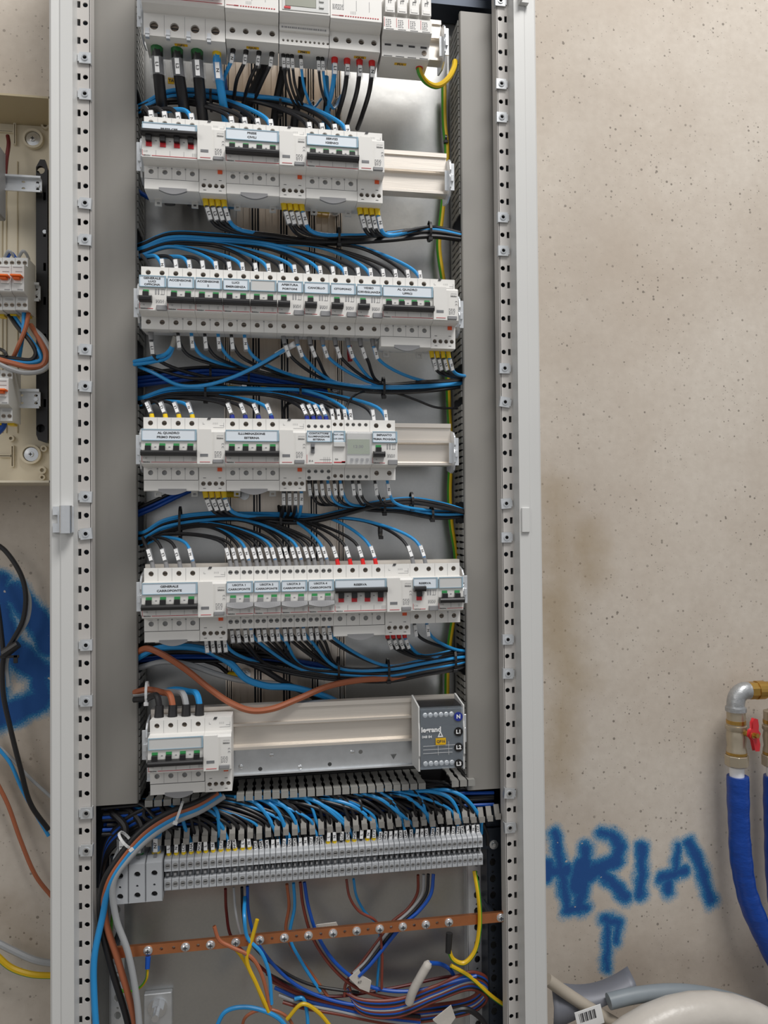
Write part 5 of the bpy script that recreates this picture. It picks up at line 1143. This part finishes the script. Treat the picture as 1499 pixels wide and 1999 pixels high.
# taped bundle ends and paper flags
def blob(px, py, y, pts, name, mt, lab, cat, thick=.002):
    P_ = [W(a_, b_, y) for a_, b_ in pts]; o_ = part(name, MB().prism([(p.x, p.z) for p in P_], y-thick, y, 'y'), mt, bevel=.0004); return tag(o_, lab, cat)
flag = blob(0, 0, .070, [(682, 1908), (700, 1892), (706, 1904), (724, 1914), (720, 1935), (702, 1928)], 'paper_flag', 'wrap_white', 'white handwritten paper flag taped on the grey and black wires below the busbar', 'label')
blob(0, 0, .078, [(607, 1815), (618, 1805), (656, 1800), (662, 1812), (640, 1816)], 'paper_flag', 'wrap_white', 'white handwritten paper flag just above the copper busbar', 'label')
blob(0, 0, .070, [(845, 1990), (880, 1962), (888, 1985), (870, 2010)], 'paper_flag', 'wrap_white', 'white paper flag at the bottom edge near the right upright', 'label')
for (u, v, s_) in ((702, 1918, '47'), (634, 1810, 'carroponte')):
    k_ = [o for o in bpy.data.objects if o.name.startswith('paper_flag')][0 if s_ == '47' else 1]
    p = W(u, v, .067 if s_ == '47' else .0755); text(s_, .006, k_, p, 'ink', 0)
pw([(836, 1880, .055), (820, 1905, .058), (806, 1930, .062)], 'g', .0001, 'x') if False else None
o = part('taped_cable_end', MB().tube(spline([W(838, 1878, .055), W(822, 1905, .057), (W(806, 1935, .06)), W(798, 1958, .064)], 6), [.004]+[.0065]*17+[.006]*1, 12), 'wrap_white', smooth=True); tag(o, 'white taped cable end sticking up from the loose hank', 'cable end')
pw([(838, 1880, .056), (860, 1882, .065), (880, 1895, .08), (890, 1915, .09)], 'B', .0030, 'dark blue cable leaving the white taped end to the right')
# earth stud at the bottom left
p = W(306, 1975, .12); t = thing('earth_stud', 'zinc earth stud with nut and washers on the back plate, bottom left', 'bolt', (p.x, YB, p.z))
part('mount_plate', MB().box(-.020, .020, -.010, 0, -.03, .02), 'zinc', t, bevel=.001)
part('washer', MB().cyl((0, -.012, 0), (0, -.010, 0), .014, n=24), 'chrome', t); part('nut', MB().cyl((0, -.022, 0), (0, -.012, 0), .0095, n=6), 'chrome', t); part('threaded_stud', MB().cyl((0, -.036, 0), (0, -.022, 0), .005, n=14), 'chrome', t)
# ================================================================ left enclosure on the wall
yE = .185; ex1 = xm(106, .12); ex0 = -.62
zt_ = W(50, 185, .105).z; zb_ = W(50, 942, .105).z
t = thing('wall_enclosure', 'cream plastic distribution enclosure without its cover on the wall, left of the cabinet', 'enclosure', (-.3, YW, zb_)); L = (.3, -YW, -zb_)
part('back_shell', MB().box(ex0, ex1, yE, YW, zb_, zt_), 'cream', t, L)
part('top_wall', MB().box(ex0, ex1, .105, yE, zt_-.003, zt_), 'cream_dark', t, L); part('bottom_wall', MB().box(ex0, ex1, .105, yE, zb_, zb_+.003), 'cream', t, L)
part('side_wall', MB().box(ex0, ex0+.003, .105, yE, zb_, zt_), 'cream', t, L); part('side_wall', MB().box(ex1-.003, ex1, .105, yE, zb_, zt_), 'cream', t, L)
for px in (5, 13, 35): x_ = xm(px, yE); part('shell_rib', MB().box(x_-.0006, x_+.0006, yE-.0015, yE, zb_+.08, zt_-.06), 'cream_dark', t, L)
for (a_, b_, c_, d_) in ((0, 256, 28, 262), (28, 243, 33, 285), (0, 888, 25, 893), (23, 870, 29, 912)):
    p = W(a_, b_, yE); q = W(c_, d_, yE); part('moulded_bracket', MB().plate(rect(p.x, q.x, q.z, p.z), [rect(p.x+.0012, q.x-.0012, q.z+.0012, p.z-.0012)], yE-.005, yE), 'cream', t, L)
for (a_, b_) in ((65, 272), (61, 887)):
    p = W(a_, b_, yE-.004); s_ = part('fixing_screw', MB().lathe((0, .003, 0), (0, -1, 0), [(0, .0105), (.004, .0105), (.0045, .0045), (.007, .004), (.0072, .001)], 20), 'chrome', t, (p.x+L[0], p.y+L[1], p.z+L[2]), smooth=True)
    part('screw_boss', MB().plate(circ(0, 0, .0150, 22), [circ(0, 0, .0115, 22)], -.004, .003), 'cream', t, (p.x+L[0], p.y+L[1], p.z+L[2]))
    part('screw_cross', MB().box(-.0025, .0025, -.0048, -.0040, -.0006, .0006).box(-.0006, .0006, -.0048, -.004, -.0025, .0025), 'ink', s_, (0, 0, 0))
for (a_, b_, r_) in ((88, 230, .007), (89, 246, .006), (86, 876, .005), (83, 918, .006), (22, 856, .005), (83, 932, .0045)):
    p = W(a_, b_, yE-.003); part('boss', MB().plate(circ(p.x, p.z, r_, 16), [circ(p.x, p.z, r_*.5, 12)], yE-.006, yE), 'cream', t, L)
# black upright of the enclosure
xb0, xb1 = xm(72, .165), xm(95, .165)
t = thing('black_upright', 'black plastic upright with slots inside the cream enclosure', 'bracket', (xb0, yE, W(80, 865, .165).z)); zz0 = W(80, 865, .165).z; zz1 = W(80, 313, .165).z; L = (-xb0, -yE, -zz0)
cxh = (xb0+xb1)/2-.002
hl = [circ(cxh, zz1-.016, .0062, 16), circ(cxh, zz0+.022, .0062, 16)]+[rect(cxh+.004, cxh+.0085, zz0+f*(zz1-zz0)-.006, zz0+f*(zz1-zz0)+.006) for f in (.14, .26, .37, .5, .62, .74, .87)]
part('upright_plate', MB().plate([(xb0, zz0+.012), (xb0+.003, zz0+.004), (xb1-.003, zz0), (xb1, zz0+.004), (xb1, zz1-.014), (xb1-.004, zz1), (xb0+.006, zz1), (xb0, zz1-.012)], hl, .162, .168), 'plastic_black', t, L)
part('side_rib', MB().box(xb1-.002, xb1, .160, yE, zz0, zz1-.015).box(xb0, xb0+.002, .168, yE, zz0+.012, zz1-.015).box(xb0+.002, xb1-.002, .178, .180, zz0+.012, zz1-.015), 'plastic_black', t, L)
part('upright_screw', MB().lathe((W(87, 452, .16).x, .162, W(87, 452, .16).z), (0, -1, 0), [(0, .004), (.002, .003)], 12), 'chrome', t, L)
# din rails in the enclosure
for (pa, pb, pc, pd, lab) in ((-60, 338, 81, 378, 'upper'), (-60, 548, 78, 590, 'middle'), (-60, 758, 78, 798, 'lower')):
    p = W(pa, pb, .150); q = W(pc, pd, .150); w_ = q.x-p.x; h_ = p.z-q.z
    t = thing('din_rail', '%s zinc rail in the cream enclosure' % lab, 'rail', (p.x, yE, q.z), 'zinc rails in the cream enclosure'); L = (0, -yE, 0)
    part('rail', MB().plate(rect(0, w_, h_*.12, h_*.88), [circ(w_-.006, h_*f, .0025, 10, .7) for f in (.3, .7)]+[circ(w_-.026, h_*f, .0025, 10, .7) for f in (.3, .7)], .152, .154).box(0, w_, .146, .152, h_*.86, h_*.88).box(0, w_, .146, .152, h_*.12, h_*.14).box(0, w_, .145, .147, h_*.88, h_).box(0, w_, .145, .147, 0, h_*.12), 'zinc', t, L)
    part('rail_screw', MB().lathe((w_-.006, .152, h_*.5), (0, -1, 0), [(0, .0035), (.002, .003)], 12), 'chrome', t, L)
# breakers in the enclosure
def lmcb(px0, pyt, pyb, n_, lab, grp):
    p = W(px0, pyt, .115); b_ = W(px0, pyb, .115); w_ = .0176*n_; H = p.z-b_.z
    t = thing('miniature_breaker', lab, 'circuit breaker', (p.x, .15, b_.z), grp); L = (0, -.15, 0); ks = ('lm', n_, pyb-pyt)
    prof = [(.115, 0), (.115, H*.25), (.101, H*.28), (.099, H*.30), (.099, H*.78), (.101, H*.80), (.115, H*.82), (.115, H), (.15, H), (.15, 0)]
    part('housing', lambda: MB().prism(prof, 0, w_-.0006, 'x'), 'plastic_light', t, L, key=(ks, 1), bevel=.0005)
    for x_ in ([w_*.27, w_*.73]):
        for z_ in (H*.90, H*.10): part('terminal_screw', lambda: MB().cyl((0, .1145, 0), (0, .1155, 0), .0029, n=12).box(-.002, .002, .1138, .1145, -.0004, .0004, 1), ['screw_dark', 'hole_black'], t, (x_, -.15, z_), key='lms')
    part('lever', lambda: MB().box(w_*.06, w_*.90, .088, .100, H*.535, H*.575).box(w_*.22, w_*.74, .091, .100, H*.49, H*.54), 'orange_lever', t, L, key=(ks, 2), bevel=.0008)
    part('lever_cradle', lambda: MB().box(w_*.18, w_*.80, .0970, .0995, H*.44, H*.60), 'plastic_white', t, L, key=(ks, 3))
    part('rating_print', lambda: MB().box(w_*.45, w_*.85, .0985, .0992, H*.32, H*.335).box(w_*.12, w_*.8, .0985, .0992, H*.74, H*.75).box(w_*.3, w_*.8, .0985, .0992, H*.66, H*.668).box(w_*.2, w_*.8, .1145, .1152, H*.19, H*.195).box(w_*.2, w_*.8, .1145, .1152, H*.21, H*.215), 'ink_soft', t, L, key=(ks, 4))
    part('rail_clip', lambda: MB().box(w_*.2, w_*.7, .135, .150, -.003, 0), 'cap_yellow', t, L, key=(ks, 5))
lmcb(-20, 502, 605, 1, 'miniature breaker with an orange lever cut by the left photo edge', 'orange-lever breakers in the cream enclosure')
lmcb(5, 502, 605, 1, 'middle miniature breaker with an orange lever in the cream enclosure', 'orange-lever breakers in the cream enclosure')
lmcb(30, 502, 605, 1, 'rightmost miniature breaker with an orange lever on the middle rail of the enclosure', 'orange-lever breakers in the cream enclosure')
lmcb(0, 722, 822, 1, 'single orange-lever breaker on the lower rail of the cream enclosure', 'orange-lever breakers in the cream enclosure')
lmcb(-25, 722, 822, 1, 'orange-lever breaker on the lower rail, mostly outside the left photo edge', 'orange-lever breakers in the cream enclosure')
p = W(-40, 265, .10); q = W(-12, 405, .10); tag(part('grey_module', MB().box(p.x, q.x, .10, .15, q.z, p.z), 'plastic_grey', bevel=.002), 'rounded grey module on the upper rail at the left photo edge', 'module')
le = [('g', .0022, [(8, 505, .13), (18, 490, .12), (30, 505, .13)], 'grey loop on top of the middle orange-lever breaker'), ('g', .0022, [(35, 505, .13), (46, 490, .12), (55, 503, .13), (56, 515, .14)], 'grey loop on top of the rightmost orange-lever breaker'),
      ('B', .0026, [(12, 506, .13), (22, 494, .125), (32, 506, .13)], 'dark blue loop on top of the orange-lever breakers'),
      ('n', .0030, [(57, 605, .13), (50, 640, .12), (36, 675, .12), (24, 700, .13), (10, 712, .14)], 'brown wire falling from the rightmost orange-lever breaker'),
      ('b', .0030, [(47, 605, .13), (46, 640, .125), (40, 680, .13), (36, 705, .14)], 'light blue wire under the rightmost orange-lever breaker'),
      ('k', .0032, [(16, 612, .14), (35, 640, .13), (60, 668, .12), (70, 690, .12), (62, 702, .12), (30, 700, .12), (-10, 695, .12)], 'black wire hooking back left under the orange-lever breakers'),
      ('b', .0030, [(24, 612, .14), (50, 650, .13), (78, 690, .12), (80, 702, .12), (60, 708, .12), (-10, 700, .12)], 'light blue wire hooking back left under the orange-lever breakers'),
      ('n', .0040, [(60, 635, .14), (80, 668, .12), (90, 695, .11), (84, 712, .11), (60, 717, .11), (20, 708, .11), (-10, 700, .11)], 'thick brown wire in a wide bend beside the black upright'),
      ('g', .0036, [(64, 640, .14), (88, 665, .12), (100, 700, .115), (85, 722, .11), (50, 728, .11), (20, 720, .11), (-10, 706, .11)], 'grey wire in the outermost bend beside the black upright'),
      ('k', .0026, [(-5, 680, .12), (8, 686, .115), (13, 695, .115)], 'short black wire hook at the left photo edge'),
      ('d', .0028, [(15, 265, .16), (17, 280, .155), (13, 310, .15), (10, 340, .15)], 'dark red wire in the upper left of the cream enclosure'),
      ('B', .0045, [(8, 820, .14), (6, 832, .14), (-10, 850, .14)], 'dark blue wire under the single lower breaker')]
for c, r_, P_, lab in le: pw(P_, c, r_, lab)
# ================================================================ cables on the wall, left
pw([(-10, 1060, .17), (10, 1075, .17), (40, 1120, .17), (50, 1160, .17), (45, 1210, .17), (25, 1250, .17), (8, 1280, .17), (6, 1350, .17), (20, 1420, .17), (40, 1500, .17), (60, 1570, .175), (95, 1620, .18)], 'k', .0036, 'black cable looping down the wall left of the cabinet')
pw([(48, 1140, .178), (58, 1170, .178), (54, 1210, .178), (30, 1250, .178), (14, 1290, .178), (16, 1340, .178)], 'g', .0026, 'grey cable beside the looping black cable on the wall')
pw([(-6, 1170, .185), (2, 1230, .182), (6, 1290, .18), (-4, 1330, .18)], 'k', .0034, 'short black cable at the left photo edge over the blue paint')
pw([(-10, 1450, .185), (20, 1478, .185), (60, 1520, .185), (100, 1556, .185)], 'g', .0024, 'thin grey cable slanting down behind the cabinet frame')
pw([(-4, 1460, .182), (20, 1490, .182), (45, 1545, .182), (95, 1632, .182)], 'b', .0026, 'light blue cable slanting down behind the black cable on the wall')
pw([(-10, 1520, .18), (15, 1570, .18), (40, 1640, .18), (70, 1710, .18), (105, 1755, .185)], 'n', .0030, 'thin brown cable curving down the wall behind the frame')
pw([(-10, 1838, .175), (30, 1858, .175), (70, 1875, .175), (110, 1882, .18)], 'g', .0050, 'pale grey cable at the wall foot left of the cabinet')
pw([(-10, 1862, .17), (20, 1888, .17), (60, 1902, .17), (110, 1905, .178)], 'x', .0045, 'yellow and green earth cable at the wall foot left of the cabinet')
p = W(22, 1268, .165); t = thing('tape_knot', 'black tape knot holding the cables on the wall left of the cabinet', 'tape', p)
part('tape_wrap', MB().cyl((-.010, 0, -.006), (.010, 0, .008), .008, .006, n=10), 'plastic_black', t); part('tape_tail', MB().box(-.02, .012, -.004, -.002, -.012, -.008).box(.004, .010, -.004, -.002, -.020, -.008), 'plastic_black', t, bevel=.0006)
# ================================================================ valves and insulated pipes, right
def valve(px, dx, lab1, lab2, full):
    yv = .150; c = lambda a_, b_: W(a_+dx, b_, yv)
    base = c(1438, 1495); X = base.x
    Z = lambda v: W(px, v, yv).z
    t = thing('ball_valve', lab1, 'valve', (X, yv, Z(1495)), 'valves of the two risers'); L = (0, 0, -Z(1495)); zz = lambda v: Z(v)-Z(1495)
    pe = [Vector((0, 0, zz(1388))), Vector((0, 0, zz(1372))), Vector((.004, 0, zz(1358))), Vector((.014, 0, zz(1349.5))), Vector((.024, 0, zz(1349)))]
    if full: part('elbow', MB().tube(spline(pe, 5), [.0160]*3+[.0145]*18, 20).cyl((0, 0, zz(1388)), (0, 0, zz(1380)), .0170, n=20), 'pipe_zinc', t, smooth=True)
    if full: part('brass_union', MB().cyl((.024, 0, zz(1349)), (.038, 0, zz(1349)), .0150, n=8).cyl((.038, 0, zz(1349)), (.052, 0, zz(1349)), .0158, n=20).cyl((.052, 0, zz(1349)), (.08, 0, zz(1349)), .0140, n=20), 'brass', t)
    part('valve_body', MB().lathe((0, 0, zz(1495)), (0, 0, 1), [(0, .0168), (.010, .0178), (.014, .0178), (.015, .0150), (.020, .0150), (.021, .0165), (.028, .0165), (.034, .0150), (.050, .0165), (.060, .0150), (.063, .0172), (.069, .0172), (.070, .0150), (zz(1388)-zz(1495), .0150)], 8 if False else 20), 'brass_pale', t, smooth=True)
    part('hex_nut', MB().cyl((0, 0, zz(1494)), (0, 0, zz(1473)), .0195, n=8), 'brass_pale', t, bevel=.001)
    part('brass_ring', MB().cyl((0, 0, zz(1472)), (0, 0, zz(1467)), .0168, n=20).cyl((0, 0, zz(1412)), (0, 0, zz(1405)), .0158, n=20), 'brass', t)
    if full:
        part('valve_stem', MB().cyl((.006, -.010, zz(1427)), (.012, -.030, zz(1427)), .005, n=12), 'brass', t)
        hb = [(-.006, 0), (-.004, .008), (.002, .010), (.002, .020), (.006, .026), (.012, .024), (.014, .014), (.013, .006), (.018, 0), (.014, -.008), (.017, -.018), (.015, -.027), (.007, -.026), (.004, -.016), (.002, -.008)]
        h_ = part('butterfly_handle', MB().prism([(a_, b_) for a_, b_ in hb], -.003, .003, 'y'), 'red', t, (.010, -.026, zz(1427)), bevel=.0016, smooth=True); h_.rotation_euler = (0, 0, math.radians(18))
        part('handle_nut', MB().cyl((.016, -.028, zz(1427)), (.017, -.0335, zz(1427)), .0042, n=6), 'brass', t)
    part('pipe_stub', MB().cyl((0, 0, zz(1520)), (0, 0, zz(1494)), .0118, n=20), 'tag_white', t, smooth=True)
    P_ = [c(1440, 1515), c(1442, 1600), c(1447, 1680), c(1460, 1750), c(1488, 1820), c(1530, 1900), c(1590, 1980)] if full else [c(1440, 1515), c(1440, 1600), c(1444, 1700), c(1452, 1800), c(1470, 1900), c(1480, 2050)]
    S_ = spline(P_, 10); rs = [.0176+.0004*math.sin(i*1.3)+.0005*math.sin(i*.41) for i in range(len(S_))]
    tag(part('insulated_pipe', MB().tube(S_, rs, 18), 'foam_blue', smooth=True), lab2, 'pipe', 'blue insulated pipes')
valve(1440, 0, 'left ball valve with a red butterfly handle on its riser', 'blue foam-insulated pipe curving down under the red-handled valve', True)
valve(1510, 72, 'right valve cut by the photo edge, beside the red-handled one', 'second blue foam-insulated pipe at the right photo edge', False)
# ================================================================ floor clutter, bottom right
pp = [W(1068, 1912, .12), W(1100, 1935, .12), W(1150, 1968, .11), (W(1230, 2015, .10))]
tag(part('plastic_conduit', MB().tube(spline(pp, 6), .0095, 14), 'pvc_beige', smooth=True), 'beige plastic conduit slanting down beside the cabinet foot', 'conduit')
pts = [W(1188, 1955, .10), W(1240, 1943, .10), W(1320, 1936, .10), W(1400, 1946, .10), (W(1470, 1968, .10)), W(1540, 2005, .10)]
tag(part('grey_hose', MB().tube(spline(pts, 8), .0120, 14), 'hose_grey', smooth=True), 'thick grey hose arching over the white wrapped coil', 'hose')
cc = W(1360, 2262, .06)
t = thing('wrapped_coil', 'white film-wrapped coil of pipe under the grey hose', 'coil', (cc.x, .16, cc.z-.1))
rg = [cc+Vector((math.cos(a_)*.222, .0, math.sin(a_)*.222)) - Vector((cc.x, .16, cc.z-.1)) for a_ in [2*math.pi*i/40 for i in range(41)]]
part('outer_wrap', MB().tube(rg, .030, 14), 'wrap_white', t, smooth=True)
rg = [Vector((math.cos(a_)*.178, -.052, .1+math.sin(a_)*.178-.01)) + Vector((0, -.05+.0, 0)) for a_ in [2*math.pi*i/40 for i in range(41)]]
part('inner_wrap', MB().tube(rg, .026, 14), 'tag_white', t, smooth=True)
sh = MB(); n = 16; top_ = []; bot_ = []
for i in range(n+1):
    f = i/n; a_ = W(1075+f*150, 1914+16*math.sin(f*math.pi*.85)-34*f*f, .14); top_.append(a_); bot_.append(W(1080+f*165, 2010-f*75, .11))
sh.add(top_+[a_.lerp(b_, .5)+Vector((0, -.008, 0)) for a_, b_ in zip(top_, bot_)]+bot_, [(r_*(n+1)+i, r_*(n+1)+i+1, (r_+1)*(n+1)+i+1, (r_+1)*(n+1)+i) for r_ in (0, 1) for i in range(n)])
bs_ = part('bent_sheet', sh, 'sheet_grey', smooth=True); sm_ = bs_.modifiers.new('thickness', 'SOLIDIFY'); sm_.thickness = .002
tag(bs_, 'curved grey metal sheet leaning on the wall behind the beige conduit', 'metal sheet')
p = W(1150, 1985, .095); t = thing('barcode_label', 'white barcode sticker on the goods beside the cabinet foot', 'sticker', p)
part('sticker', MB().box(-.022, .022, -.001, 0, -.016, .014), 'tag_white', t); part('barcode', lines([(-.016+i*.0022, -.016+i*.0022+.0007+.0006*(i % 3), -.004, .010) for i in range(13)], -.0012), 'ink', t)
t.rotation_euler = (0, math.radians(-12), 0)

p = W(682, 690, .09); tag(part('red_cable_end', MB().tube([p+Vector((0, 0, .012)), p, p+Vector((.001, 0, -.012))], .0036, 10), 'red', smooth=True), 'dark red insulated cable end hanging behind the CITOFONO output wires', 'cable end')
p = W(334, 158, .082); t = thing('cable_sticker', 'orange-yellow sticker reading TA among the heavy black cables', 'sticker', p); part('sticker', MB().box(-.0045, .0045, -.0006, .0002, -.0045, .0045), 'yellow_sticker', t); text('TA', .0060, t, (0, -.0008, 0), 'ink', .03)
